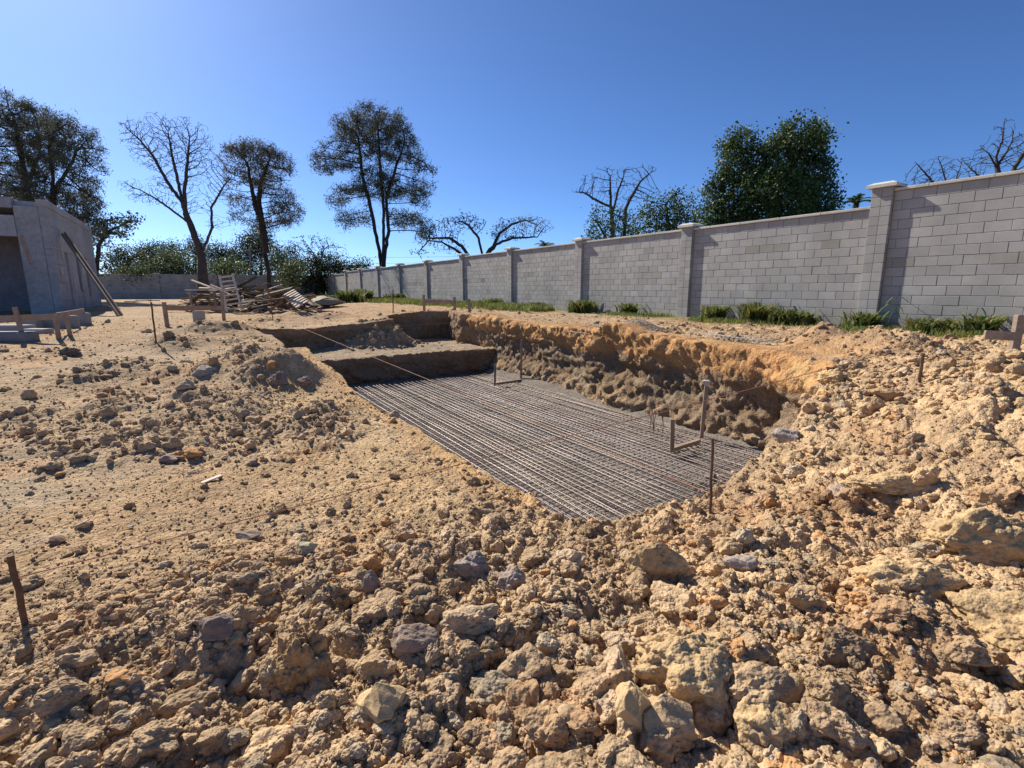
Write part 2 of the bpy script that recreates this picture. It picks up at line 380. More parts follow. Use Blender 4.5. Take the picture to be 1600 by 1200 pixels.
# ------------------------------------------------------------------ ground sheet
TAN = np.array((.385, .257, .138)); PALE = np.array((.45, .325, .20)); BROWN = np.array((.375, .25, .145)); GREY = np.array((.36, .278, .18))
ORG = np.array((.50, .27, .115)); CLAY = np.array((.515, .352, .195)); DARKS = np.array((.16, .115, .085))
def soil_col(x, y, rg, inm, ins, idn, patch):
    u, v = UV(x, y)
    n1 = fbm(x * .7, y * .7, 5, 201); n2 = fbm(x * 1.9 + 5, y * 1.9, 5, 211); n3 = fbm(x * .25, y * .25, 3, 221); n4 = fbm(x * 5, y * 5, 4, 231)
    mix = lambda c, d, t: c * (1 - t[:, None]) + d * t[:, None]
    c = mix(np.tile(TAN, (len(x), 1)), np.tile(PALE, (len(x), 1)), S(n1 + .3 * n4, -.3, .5))
    c = mix(c, GREY[None], .75 * S(n2 + .5 * n1 + .3 * n4, .05, .5))
    c = mix(c, ORG[None] * 1.05, .5 * S(fbm(x * .9 + 30, y * .9, 4, 241) + .2 * n4, .12, .5))
    # smooth pale sand trail by the lip of the pit and along the left
    c = mix(c, np.array((.54, .37, .19))[None], .75 * np.exp(-((v - 1.25 - .3 * n1) / .45) ** 2) * S(u, 2.8, 3.4) * (1 - S(u, 8, 10)))
    # rough clods
    cr = mix(np.tile(CLAY, (len(x), 1)), BROWN[None], S(n2 + .6 * (idn - .5), -.1, .5))
    left = 1 - S(v + .5 * n1, -.3, 2.0)
    cr = mix(cr, np.array((.42, .30, .18))[None], .6 * (1 - S(v + .4 * n1, 1.2, 2.6)))
    cr = mix(cr, ORG[None], .4 * S(n2 - n1, .3, .7))
    c = mix(c, cr, np.clip(rg * 1.3, 0, 1))
    # orange rim of the right bank
    rim = np.exp(-((v - 7.4 - .2 * n1) / .38) ** 2) * S(u, 2.6, 3.6) * (1 - S(u, 18, 20))
    c = mix(c, ORG[None], .75 * rim * (1 - inm))
    rim2 = np.exp(-((v - 1.95) / .16) ** 2) * S(u, 2.6, 3) * (1 - S(u, 15, 17)); c = mix(c, np.array((.50, .31, .14))[None], .75 * rim2)
    red = S(u, 16, 18) * S(v, 1, 4) * (1 - S(u, 30, 40)); c = mix(c, np.array((.36, .22, .13))[None], .5 * red * S(n1, -.3, .3))
    c = mix(c, np.array((.33, .26, .18))[None], ins * .8)
    c = mix(c, CLAY[None] * .85, .9 * ins * np.exp(-((u - 15.0) ** 2 / .7 + (v - 4.7) ** 2 / 1.0)))
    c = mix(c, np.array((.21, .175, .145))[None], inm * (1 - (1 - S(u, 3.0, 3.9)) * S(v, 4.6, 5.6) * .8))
    # dark heaps
    for k in (0, 1, 3, 4, 5, 6, 12):
        mx_, my_, hh, rr = MW[k]
        c = mix(c, BROWN[None] * .75, .55 * np.exp(-((x - mx_) ** 2 + (y - my_) ** 2) / (rr * rr) * 1.2))
    # dusty beige verge to the far side and greener under the wall
    gr = S(v + .4 * n1, 11.3, 12.4) * S(u, 5, 8) * (1 - S(v, 13, 14))
    c = mix(c, np.array((.14, .15, .06))[None], .55 * gr)
    out = S(v, 13.0, 13.4) * 1.0; c = mix(c, np.array((.09, .11, .045))[None], out)
    fr = S(np.hypot(x, y), 70, 90); c = mix(c, np.array((.09, .11, .05))[None], fr)
    return c * (.93 + .14 * vn(x * 17, y * 17, 251))[:, None]

rs = [.3]
while rs[-1] < 400:
    r = rs[-1]
    rs.append(r + (max(.0045 * r, .006) if r < 8 else .036 if r < 19 else .036 + (r - 19) * .018))
rs = np.array(rs)
az = np.concatenate([np.arange(-180, -62, 3.0), np.arange(-62, 62, .155), np.arange(62, 180, 3.0)])
A_, R_ = np.meshgrid(np.radians(az), rs)
GX = (R_ * np.sin(A_)).ravel(); GY = (R_ * np.cos(A_)).ravel()
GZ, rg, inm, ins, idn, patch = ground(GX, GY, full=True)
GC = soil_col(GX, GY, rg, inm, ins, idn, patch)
na, nr = len(az), len(rs)
I = np.arange(nr * na).reshape(nr, na)
a = I[:-1]; b = I[1:]; a2 = np.roll(a, -1, 1); b2 = np.roll(b, -1, 1)
F = np.stack([a, a2, b2, b], -1).reshape(-1, 4)
ring = I[0]; 
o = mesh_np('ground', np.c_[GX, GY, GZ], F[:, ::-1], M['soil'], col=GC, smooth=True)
tag(o, kind='structure')
del GX, GY, GZ, GC, F, I, A_, R_

# ------------------------------------------------------------------ cut banks of the excavation: dense strips with relief of their own
def n3(P, s, seed): # cheap 3D noise from 2D slices
    return (vn(P[:, 0] * s + P[:, 2] * s * .7, P[:, 1] * s - P[:, 2] * s * .9, seed) + vn(P[:, 1] * s + 11, P[:, 2] * s * 1.1 + P[:, 0] * s * .3, seed + 3)) * .5
def bank(name, path, zb, side, dl=.03, rug=1.0, lap=.8, foot=.25, mode='rugged', pits=0):
    """path in (u, v); side = +1 if the pit lies to the left of the path"""
    P = np.array([W(*p) for p in path]); seg = np.diff(P, axis=0); L = np.r_[0, np.cumsum(np.linalg.norm(seg, axis=1))]
    s = np.arange(0, L[-1], dl); X = np.interp(s, L, P[:, 0]); Y = np.interp(s, L, P[:, 1])
    k = np.ones(11) / 11
    if len(s) > 30:
        X[5:-5] = np.convolve(X, k, 'valid'); Y[5:-5] = np.convolve(Y, k, 'valid')
    tx, ty = np.gradient(X), np.gradient(Y); n = np.hypot(tx, ty); nx, ny = -ty / n * side, tx / n * side
    zt = ground(X - nx * .3, Y - ny * .3, detail=False, pits=pits)
    prof = []          # (inward offset, height fraction or lap marker)
    for q in np.arange(lap, .0, -dl): prof.append((-q, 1.0, q))
    nh = int(1.35 / dl * (.8 if zb < -.5 else .6)); 
    for i in range(nh + 1):
        t = 1 - i / nh
        if mode == 'rugged': off = .02 + .05 * (1 - t) + foot * max(0, .42 - t) ** 1.2 * 1.7 + .05 * math.sin(t * 9)
        else: off = .02 + .06 * (1 - t)
        prof.append((off, t, 0))
    prof = np.array(prof); m = len(prof); ns = len(s)
    OX = X[:, None] + nx[:, None] * prof[None, :, 0]; OY = Y[:, None] + ny[:, None] * prof[None, :, 0]
    ZZ = zb - .06 + (zt[:, None] - zb + .06) * prof[None, :, 1]
    lapm = prof[None, :, 2] > 0
    gl = ground(OX.ravel(), OY.ravel(), pits=pits).reshape(OX.shape); gl2 = ground(OX.ravel(), OY.ravel(), detail=False, pits=pits).reshape(OX.shape)
    tlap = np.clip(prof[None, :, 2] / lap, 0, 1)
    ZL = np.maximum(gl, zt[:, None] * 0 + gl2 * S(tlap, .3, .6) + zt[:, None] * (1 - S(tlap, .3, .6))) + .02 - .09 * S(tlap, .6, 1)
    ZZ = np.where(lapm, ZL, ZZ)
    Q = np.stack([OX.ravel(), OY.ravel(), ZZ.ravel()], 1)
    tt = np.repeat(prof[None, :, 1], ns, 0).ravel(); lp = np.repeat(tlap, ns, 0).ravel(); ss = np.repeat(s[:, None], m, 1).ravel(); zz = Q[:, 2]
    c1, i1 = cells(ss / .34, zz / .26, 300); c2, i2 = cells(ss / .13, zz / .11, 310); c3, i3 = cells(ss / .055, zz / .05, 320)
    D = rug * (.16 * n3(Q, 1.3, 330) + .08 * (c1 - .3) + .06 * c2 * (.4 + .8 * S(.75 - tt, 0, .3)) + .04 * c3 + .05 * n3(Q, 4.5, 340) + .045 * n3(Q, 11, 341) + .03 * n3(Q, 24, 342))
    if mode == 'rugged':
        D = D + rug * .07 * S(fbm(ss * .7, zz * 5, 3, 350), 0, .5)      # ledges
    else:
        D = D + .03 * np.abs(vn(ss * 9, zz * .6, 360))                  # tooth marks of the digger
    fade = np.clip(1 - lp * 1.2, .0, 1)
    NX = np.repeat(nx[:, None], m, 1).ravel(); NY = np.repeat(ny[:, None], m, 1).ravel()
    Q[:, 0] += NX * D * fade; Q[:, 1] += NY * D * fade; Q[:, 2] += np.where(lp > 0, .35 * D * (1 - lp), .15 * rug * (c2 * .3 - .05))
    if pits == 0 and mode == 'rugged': Q[:, 2] -= .30 * (1 - S(ss, .15, .9)) * S(lp, .05, .3)
    # colour: orange subsoil above, grey-brown rubble, tan sandy foot
    hh = (tt + .10 * n3(Q, 1.1, 370) + .05 * n3(Q, 5, 380))
    c = np.tile(BROWN * .62, (len(Q), 1)); mix = lambda c, d, t: c * (1 - t[:, None]) + np.asarray(d)[None] * t[:, None]
    c = mix(c, GREY * .62, .8 * S(n3(Q, 2.2, 390), 0, .5)); 
    if mode == 'rugged':
        c = mix(c, ORG * .95, S(hh, .66, .78)); c = mix(c, CLAY * .72, .8 * S(.32 - hh, 0, .12)); c = mix(c, np.array((.28, .20, .13)), .6 * S(i1, .6, .8) * (tt < .7))
        c = mix(c, np.array((.50, .33, .15)), .6 * S(n3(Q, 1.7, 400), .1, .5) * S(hh, .6, .8))
    else:
        c = mix(c, np.array((.33, .21, .12)), S(hh, .72, .9)); c = mix(c, BROWN, .35 * S(n3(Q, 1.5, 391), -.1, .4))
    top = soil_col(Q[:, 0], Q[:, 1], rough(Q[:, 0], Q[:, 1]), np.zeros(len(Q)), np.zeros(len(Q)) + (1 if zb < -.5 and mode == 'plain' else 0), i2, i2 * 0)
    wl = S(lp, .02, .35)[:, None]; c = c * (1 - wl) + top * wl
    I = np.arange(ns * m).reshape(ns, m)
    F = np.stack([I[:-1, :-1], I[1:, :-1], I[1:, 1:], I[:-1, 1:]], -1).reshape(-1, 4)
    if side > 0: F = F[:, ::-1]
    return tag(mesh_np(name, Q, F, M['soil'], col=c, smooth=True), kind='structure')
bank('excavation_bank', [(2.86, 6.15), (3.15, 6.6), (3.9, 7.08), (7, 7.15), (10, 7.3), (12.8, 7.5), (14.4, 7.6)], ZF, 1, .026)
bank('excavation_bank', [(12.72, 7.9), (12.78, 5.0), (12.72, 1.9)], ZF, 1, .03, 1.0, .5, mode='plain', pits=1)
bank('excavation_bank', [(14.3, 7.7), (14.6, 7.35), (16.6, 7.95), (16.9, 6.9), (16.6, 5.3), (15.15, 5.2), (14.95, 4.15), (15.3, 3.5), (15.1, 1.4)], ZS, 1, .035, 1.0, .6, mode='plain')

# ------------------------------------------------------------------ loose clods and stones
def ico(sub):
    import bmesh
    bm = bmesh.new(); bmesh.ops.create_icosphere(bm, subdivisions=sub, radius=1)
    V = np.array([v.co[:] for v in bm.verts]); F = np.array([[v.index for v in f.verts] for f in bm.faces]); bm.free(); return V, F
ICO = {k: ico(k) for k in (1, 2, 3, 4, 5, 6)}
def clod_shape(sub, seed, ang=.5, crumb=1.0):
    """a lump: faceted by random planes, then crumbled"""
    rng = np.random.default_rng(seed); V, F = ICO[sub]; V = V.copy()
    for _ in range(int(9 + 8 * ang)):
        d = rng.normal(size=3); d /= np.linalg.norm(d); k = rng.uniform(.62, .92)
        t = V @ d - k; m = t > 0; V[m] -= np.outer(t[m], d) * (.6 + .4 * ang)
    off = rng.uniform(0, 50, 3); P = V + off
    r = 1 + .36 * n3(P, 1.3, seed + 1) + .14 * n3(P, 3.0, seed + 2)
    def crumbs(f, sd, seed_):     # rounded grains over the whole surface, from three projections
        n_ = np.abs(V) ** 4; n_ /= n_.sum(1)[:, None]; o_ = 0
        for ax, (i_, j_) in enumerate(((1, 2), (0, 2), (0, 1))):
            a_, _ = cells(P[:, i_] * f + ax * 17, P[:, j_] * f + ax * 9, seed_ + ax * 11); o_ = o_ + n_[:, ax] * a_
        return (o_ - .3) * sd
    if sub >= 3: r = r + crumb * crumbs(2.6, .26, seed)
    if sub >= 4: r = r + crumb * crumbs(5.5, .15, seed + 40)
    if sub >= 5: r = r + crumb * crumbs(12, .075, seed + 80)
    if sub >= 6: r = r + crumb * crumbs(24, .04, seed + 120)
    V *= r[:, None]; V *= rng.uniform(.75, 1.2, 3)[None]
    return V, F
def rotm(rng, n):
    q = rng.normal(size=(n, 4)); q /= np.linalg.norm(q, axis=1)[:, None]; w_, x, y, z = q.T
    return np.stack([np.stack([1 - 2 * (y * y + z * z), 2 * (x * y - z * w_), 2 * (x * z + y * w_)], 1), np.stack([2 * (x * y + z * w_), 1 - 2 * (x * x + z * z), 2 * (y * z - x * w_)], 1),
                     np.stack([2 * (x * z - y * w_), 2 * (y * z + x * w_), 1 - 2 * (x * x + y * y)], 1)], 1)
def scatter(name, X, Y, size, sub, nproto, seed, sink=.25, matl=None, label=None, tint=1.0, ang=.5, smooth=False, drop=0):
    rng = np.random.default_rng(seed); Z, rg, inm, ins, idn, patch = ground(X, Y, full=True)
    base = soil_col(X, Y, rg, inm, ins, idn, patch)
    n = len(X); k = rng.random(n)
    col = base * rng.uniform(.86, 1.14, (n, 1)) * tint
    t = (k < .09)[:, None]; col = np.where(t, GREY * rng.uniform(.85, 1.3, (n, 1)), col)
    t = (k > .965)[:, None]; col = np.where(t, ORG * .9 + .1 * col, col)
    t = ((k > .90) & (k <= .965))[:, None]; col = np.where(t, PALE * 1.05, col)
    protos = [clod_shape(sub, seed * 31 + i, ang) for i in range(nproto)]
    pid = rng.integers(0, nproto, n); Rm = rotm(rng, n); VV = []; FF = []; CC = []; c0 = 0
    sc = rng.uniform(.8, 1.2, (n, 3)); sc[:, 2] *= .8
    for i in range(nproto):
        idx = np.where(pid == i)[0]
        if len(idx) == 0: continue
        V, F = protos[i]; m = len(V)
        Q = np.einsum('nij,mj->nmi', Rm[idx], V) * (size[idx, None] * sc[idx])[:, None, :]
        Q += np.stack([X[idx], Y[idx], Z[idx] + size[idx] * (.6 - sink) - drop], 1)[:, None, :]
        VV.append(Q.reshape(-1, 3)); FF.append((F[None] + (np.arange(len(idx)) * m)[:, None, None] + c0).reshape(-1, 3))
        CC.append(np.repeat(col[idx], m, 0)); c0 += len(idx) * m
    o = mesh_np(name, np.concatenate(VV), np.concatenate(FF), matl or M['clod'], col=np.concatenate(CC), smooth=smooth)
    return tag(o, label, None, None, 'stuff')
def sample(rng, n, dens, rmin, rmax, a0=-58, a1=58):
    """random ground places inside the view sector, kept with probability dens"""
    out = [[], []]; got = 0
    while got < n:
        m = n * 4
        r = np.sqrt(rng.uniform(rmin ** 2, rmax ** 2, m)) if rmax / rmin < 3 else rmin * (rmax / rmin) ** rng.random(m)
        a = np.radians(rng.uniform(a0, a1, m)); x, y = r * np.sin(a), r * np.cos(a)
        u, v = UV(x, y); pit = (sdf(u, v, PIT) < .05) | ((sdf(u, v, SHELF) < .1) & (rng.random(m) > .25))
        k = (rng.random(m) < dens(x, y, u, v, r)) & ~pit
        out[0].append(x[k]); out[1].append(y[k]); got += int(k.sum())
    return np.concatenate(out[0])[:n], np.concatenate(out[1])[:n]
rng = np.random.default_rng(5)
def powr(n, a, b, e=2.2): 
    q = rng.random(n); return (a ** (1 - e) + q * (b ** (1 - e) - a ** (1 - e))) ** (1 / (1 - e))
RG = lambda x, y, u, v, r: rough(x, y)
X, Y = sample(rng, 150, lambda x, y, u, v, r: rough(x, y) ** 2 * (u < 2.6), 1.2, 5.5); scatter('loose_clods', X, Y, powr(150, .05, .14, 2.3), 5, 14, 1, .55, label='heaps of large crumbly soil clods in the foreground')
X, Y = sample(rng, 420, RG, 1.1, 4.0); scatter('loose_clods', X, Y, powr(420, .03, .07, 2.2), 5, 16, 8, .4, label='crumbly soil clods in the near foreground')
X, Y = sample(rng, 1500, RG, 1.1, 6.5); scatter('loose_clods', X, Y, powr(1500, .020, .05, 2.4), 4, 16, 2, .4, label='fist sized soil clods heaped near the pit')
X, Y = sample(rng, 8000, lambda x, y, u, v, r: .10 + .9 * rough(x, y), 1.0, 8); scatter('loose_stones', X, Y, powr(8000, .009, .022), 3, 14, 3, .25, label='small stones and crumbs of soil')
X, Y = sample(rng, 16000, lambda x, y, u, v, r: .45 + .55 * rough(x, y), 1.0, 9); scatter('loose_stones', X, Y, powr(16000, .0055, .011), 2, 10, 4, .15, label='coarse gravel and crumbs of soil')
X, Y = sample(rng, 60000, lambda x, y, u, v, r: 1, 1.0, 11); scatter('loose_stones', X, Y, powr(60000, .0025, .0075), 1, 8, 7, .1, label='fine gravel and crumbs of soil')
X, Y = sample(rng, 3600, lambda x, y, u, v, r: .004 + rough(x, y) ** 1.7, 5.5, 22); scatter('loose_clods', X, Y, powr(4200, .022, .10, 2.8), 3, 12, 5, .4, label='soil clods on the far spoil heaps')
X, Y = sample(rng, 14000, lambda x, y, u, v, r: .35 + .65 * rough(x, y), 6, 24); scatter('loose_stones', X, Y, powr(14000, .008, .022, 2.6), 2, 8, 6, .25, label='stones scattered across the site')

q = rng.random((420, 2)); U_ = 2.75 + q[:, 0] * 1.0; V_ = 4.9 + q[:, 1] * 1.9; X, Y = W(U_, V_); scatter('loose_clods', X, Y, powr(420, .025, .09, 2.2), 4, 12, 9, .4, label='clods fallen down the near right corner of the pit')
q = rng.normal(size=(260, 2)); X, Y = W(14.8 + q[:, 0] * .35, 4.7 + q[:, 1] * .6); scatter('loose_clods', X, Y, powr(260, .03, .10, 2.4), 3, 10, 10, .35, label='clods on the slumped soil between the two small far pits')
# ------------------------------------------------------------------ single rocks and clods that stand out
def rock(px, py, size, label, col, seed, ang=1.0, crumb=.4, sc=(1, 1, 1), sink=.35, name='rock', cat='rock', rz=0, sub=5):
    size *= .8; x, y, z = GP(px, py); rng_ = np.random.default_rng(seed)
    if size > .1 and ang <= .8: sub = 6; crumb *= 1.3
    V, F = clod_shape(sub, seed, ang, crumb); c_, s_ = math.cos(rz), math.sin(rz)
    V = V * np.array(sc) * size; V = np.c_[V[:, 0] * c_ - V[:, 1] * s_, V[:, 0] * s_ + V[:, 1] * c_, V[:, 2]]
    h = size * sc[2]
    z = gz(x, y); V[:, 2] += h * (1 - 2 * sink) * .8
    o = mesh_np(name, V, F, M['rock'] if ang > .8 else M['clod'], col=np.tile(col, (len(V), 1)), smooth=ang <= .8)
    o.location = (x, y, z); return tag(o, label, cat, 'rocks and clods that stand out on the dug soil')
YT = (.54, .38, .20); PU = (.30, .215, .155); CL = (.48, .33, .172); GN = (.42, .37, .23)
rock(597, 1125, .125, 'flat faced yellow tan rock among dark clods in the front foreground', YT, 11, 1.2, .15, (1, .75, .95), .25)
rock(890, 1140, .062, 'small smooth tan rock beside the cracked block', (.48, .33, .19), 12, 1.1, .15, (1.1, .9, .8))
rock(990, 1150, .16, 'tall cracked block of tan clay at the bottom of the photo', YT, 13, 1.0, .3, (.62, .8, 1.15), .3)
rock(1045, 1165, .15, 'second half of the split clay block, leaning right', (.46, .32, .18), 14, 1.0, .4, (.6, .8, 1.0), .35)
rock(1020, 905, .19, 'large smooth sided clay lump in front of the pit corner', CL, 15, .8, .7, (1.1, .9, .9), .3, 'clod', 'clod')
rock(1085, 1060, .26, 'massive crumbly clod right of centre in the foreground', CL, 16, .6, 1.2, (1.15, .95, .85), .4, 'clod', 'clod')
rock(482, 875, .075, 'pale greenish square stone lying alone on raked soil', GN, 17, 1.3, .1, (1.1, .9, .8), .2)
rock(388, 836, .07, 'flat grey purple stone left of the pale greenish stone', (.36, .28, .21), 18, 1.2, .2, (1.6, .8, .6), .25)
rock(648, 1030, .12, 'purplish brown boulder above the flat faced yellow rock', PU, 19, .9, .5, (1.2, .9, .75), .3)
rock(470, 1050, .17, 'rusty brown crumbly clod left of the purplish boulder', (.36, .235, .12), 20, .5, 1.3, (.9, .9, 1.0), .35, 'clod', 'clod')
rock(340, 1015, .10, 'dark brown rounded rock at the left edge of the clod row', (.24, .18, .14), 21, .9, .4, (1.1, .9, .8), .3)
rock(580, 935, .075, 'upright dark brown stone casting a shadow on the gravel', (.28, .21, .17), 22, 1.0, .5, (.7, .7, 1.3), .25)
rock(1392, 768, .19, 'wide flat tan clod lying on the heap right of the pit', CL, 23, .7, .8, (1.4, 1, .6), .35, 'clod', 'clod')
rock(1315, 780, .10, 'round brown stone just left of the wide flat clod', (.38, .28, .2), 24, .7, .3, (1, 1, .85), .2)
rock(1420, 925, .22, 'big overhanging clay lump at the right in the foreground', CL, 25, .7, 1.0, (1.35, 1, .8), .3, 'clod', 'clod')
rock(1535, 850, .24, 'big smooth topped clay lump at the right edge of the photo', CL, 26, .8, .7, (1.35, 1, .8), .3, 'clod', 'clod')
rock(1590, 990, .24, 'broad sunlit clay lump at the lower right edge', CL, 27, .7, .9, (1.2, 1.0, .6), .35, 'clod', 'clod')
rock(1180, 1150, .12, 'crumbly clod at the bottom right of the cracked block', CL, 28, .5, 1.2, (1, 1, .9), .35, 'clod', 'clod')
rock(1228, 678, .14, 'grey rounded stone on the near right corner of the pit', (.36, .30, .25), 29, .7, .2, (1.1, 1, .8), .25)
rock(1299, 586, .17, 'crumbly clod on the lip at the near right end of the bank', CL, 41, .6, 1, (1.2, 1, .9), .4, 'clod', 'clod')
rock(90, 850, .05, 'dark red brown stone on the smooth soil at left', (.25, .15, .10), 30, 1.1, .2, (1.4, 1, .8), .2)
rock(262, 722, .09, 'brown angular stone on the smooth soil left of the pit', (.33, .25, .19), 31, 1.1, .2, (1.5, 1, .7), .25)
rock(395, 722, .07, 'round brown stone left of the pit edge', (.33, .24, .17), 32, .7, .4, (1, 1, .9), .2)
rock(466, 655, .08, 'brown stone standing alone near the left pit edge', (.36, .27, .18), 33, .9, .3, (.9, .9, 1), .2)
rock(320, 580, .17, 'flat grey boulder on the low heap left of the pit', (.35, .30, .24), 34, .9, .6, (1.5, 1, .6), .3)
rock(435, 598, .17, 'dark brown lump at the end of the low heap by the pit', (.27, .2, .15), 35, .6, .8, (1.1, 1, .9), .3, 'clod', 'clod')
rock(475, 598, .15, 'crumbled lump at the right end of the low heap by the pit', (.30, .22, .17), 36, .5, 1, (1.1, 1, .8), .3, 'clod', 'clod')
rock(110, 554, .16, 'small dark tuft like lump on the flat ground at left', (.20, .16, .12), 37, .5, 1.2, (1.5, 1, .7), .3, 'clod', 'clod', sub=4)
rock(1160, 905, .10, 'grey brown stone on the clods right of the large smooth lump', (.35, .28, .23), 38, 1.0, .4, (1.2, 1, .8), .3)
rock(795, 925, .10, 'dark lumpy clod pair left of the large smooth clay lump', (.30, .235, .19), 39, .5, 1.2, (.9, .9, 1.1), .25, 'clod', 'clod')
rock(740, 905, .11, 'grey brown crumbly clod at the near left corner of the pit', (.31, .25, .21), 40, .5, 1.3, (1.2, 1, .8), .3, 'clod', 'clod')

# ------------------------------------------------------------------ block walls
def wall(root, A, Bdir, Lp, npan, top_z, bot_z, face_n, seed, pier0=True, course=.2):
    """A: xy of pier 0 centre on the wall face; panels of length Lp along Bdir; face_n = unit normal towards the site"""
    rnd = random.Random(seed); d = np.array([*Bdir, 0.]); n = np.array([*face_n, 0.]); T = .15; up = np.array([0, 0, 1.])
    P0 = np.array([A[0], A[1], 0.]); pw = .40; pp = .10
    for i in range(npan + 1):
        c = P0 + d * Lp * i
        tp = max(top_z[max(0, i - 1)], top_z[min(npan - 1, i)]); zt = tp + .10; zb = bot_z(i) - .5
        mb = MB(); nz = int((zt - zb) / course) + 1
        for k in range(nz):
            z1 = zt - k * course; g = rnd.uniform(.9, 1.08)
            if k % 2: ws = [pw - .0]
            else: ws = [pw / 2, pw / 2]
            ws = [pw / 2, pw / 2]
            xx = -pw / 2
            for wv in ws:
                g = rnd.uniform(.88, 1.1); cc = np.array((g, g * rnd.uniform(.985, 1.01), g * rnd.uniform(.96, 1.0)))
                mb.bevbox(c + d * (xx + .003) + n * (pp) + up * (z1 - course + .006), d * (wv - .006), -n * (T + 2 * pp), up * (course - .009), .004, cc); xx += wv
        mb.box(c + d * (-pw / 2 + .008) + n * (pp - .008) + up * zb, d * (pw - .016), -n * (T + 2 * pp - .016), up * (zt - zb - .01), (.6, .58, .56))
        pier = mb.build('pier', M['block'], root)
        cb = MB(); cw = pw / 2 + .09; q = [c + d * sx * cw + n * (sy * (T / 2 + pp + .09) - T / 2) + up * zt for sx, sy in ((-1, 1), (1, 1), (1, -1), (-1, -1))]
        q2 = [p_ + up * .065 for p_ in q]; ctr = c - n * T / 2; q3 = [ctr + (p_ - ctr) * np.array([.62, .62, 0]) + up * (zt + .115) for p_ in q]
        cb.add(q + q2 + q3, [(3, 2, 1, 0), (0, 1, 5, 4), (1, 2, 6, 5), (2, 3, 7, 6), (3, 0, 4, 7), (4, 5, 9, 8), (5, 6, 10, 9), (6, 7, 11, 10), (7, 4, 8, 11), (8, 9, 10, 11)])
        cb.build('pier_cap', M['coping'], pier, origin=None)
    for i in range(npan):
        a = P0 + d * (Lp * i + pw / 2); L = Lp - pw; zt = top_z[i]; zb = min(bot_z(i), bot_z(i + 1)) - .4
        mb = MB(); nz = int((zt - zb) / course) + 1; row = rnd.randrange(3, 8)
        for k in range(nz):
            z1 = zt - k * course; x = -rnd.uniform(0, .06) - (.2 if k % 2 else 0); dk = rnd.uniform(.95, 1.03)
            while x < L:
                x0 = max(0, x); x1 = min(L, x + .40)
                if x1 - x0 > .03:
                    g = rnd.gauss(1, .05) * dk; yel = 1.0
                    if k == row and rnd.random() < .35: g *= .8; yel = .92
                    cc = np.array((g, g * rnd.uniform(.985, 1.01), g * yel * rnd.uniform(.97, 1.0)))
                    if k > nz - 6: cc = cc * np.array((1.0, 1.0, .95))
                    j = rnd.uniform(-.002, .003)
                    mb.bevbox(a + d * (x0 + .004) + n * j + up * (z1 - course + .006), d * (x1 - x0 - .008), -n * T, up * (course - .009), .005, cc)
                x += .40
        mb.build('wall_panel', M['block'], root)
        mo = MB(); mo.box(a - n * .007 + up * zb, d * L, -n * (T - .014), up * (zt - zb - .004)); mo.build('mortar', M['mortar'], root)
        cp = MB(); x = 0
        while x < L:
            w_ = min(rnd.uniform(.95, 1.15), L - x); g = rnd.uniform(.9, 1.08)
            cp.bevbox(a + d * (x + .003) + n * .058 + up * (zt + .001 + rnd.uniform(0, .004)), d * (w_ - .006), -n * (T + .116), up * .06, .008, (g, g, g)); x += w_
        cp.build('coping', M['coping'], root)
WK = 13.0; u0 = 5.95
def pier_u(px):  # along-wall place of a pier seen at column px near the horizon
    a, b, c = ray(px, 450); uu, vv = UV(a, b); return uu / vv * WK
u_first = pier_u(1362); SPAN = (pier_u(506) - u_first) / 11
print('pier spacing', SPAN, u_first)
cs, sn = math.cos(TH), math.sin(TH)
tops = [EYE + 2.07] + [EYE + 1.75] * 4 + [EYE + 1.65] * 5 + [EYE + 1.48] * 2
ww = empty('block_wall', (*W(u_first - SPAN, WK), .7), 0, 'long grey concrete block wall with capped piers running along the right side', 'wall')
wall(ww, W(u_first - SPAN, WK), US, SPAN, 12, tops, lambda i: gz0(*W(u_first + (i - 1) * SPAN, WK - .2)), -VS, 1)
# back wall
CORN = np.array(W(u_first + 11 * SPAN, WK))
ang = R(69.3); BD = np.array([-math.sin(ang), -math.cos(ang)])       # runs left, coming nearer
BN = np.array([math.cos(ang), -math.sin(ang)]); BN = BN if BN[1] < 0 else -BN
bw = empty('block_wall', (*CORN, .7), 0, 'shaded grey block wall across the far end of the site', 'wall')
Pb = CORN + BD * .28 + BN * 0
wall(bw, Pb, BD, 5.35, 7, [EYE + 1.48] * 7, lambda i: .55, BN, 2)

# ------------------------------------------------------------------ reinforcement mat in the pit
rb = empty('rebar_mat', (*W(3, 4.6), ZF + .03), TH, 'wide mat of crossed rusty reinforcing bars on the pit floor', 'reinforcement mat')
rnd = random.Random(4)
def bar(name, p, q, z, r, n=5):
    m = MB(); k = 9; pts = []
    for i in range(k):
        t = i / (k - 1); u_ = p[0] + (q[0] - p[0]) * t; v_ = p[1] + (q[1] - p[1]) * t
        x, y = W(u_ + rnd.gauss(0, .009), v_ + rnd.gauss(0, .009)); pts.append((x, y, z + rnd.gauss(0, .005)))
    g = rnd.uniform(.75, 1.35); m.tube(pts, r, n, c=(g, g * rnd.uniform(.9, 1.05), g * rnd.uniform(.85, 1.1)))
    return m.build(name, M['rebar'], rb, smooth=True)
v = 2.14; i = 0
while v < 7.02:
    ext = rnd.uniform(-.05, .05); bar('lengthwise_bar', (2.36 + ext, v), (12.66 + ext, v + rnd.gauss(0, .012)), ZF + .075 + rnd.uniform(0, .01), .0062)
    v += rnd.gauss(.100, .01); i += 1
v = 2.18
while v < 7.02:
    bar('lengthwise_bar', (2.5, v), (12.6, v + rnd.gauss(0, .012)), ZF + .03, .005); v += rnd.gauss(.120, .008)
u = 2.6
while u < 12.6:
    bar('crosswise_bar', (u, 2.15), (u + rnd.gauss(0, .012), 7.0), ZF + .062, .0055); u += rnd.gauss(.104, .006)

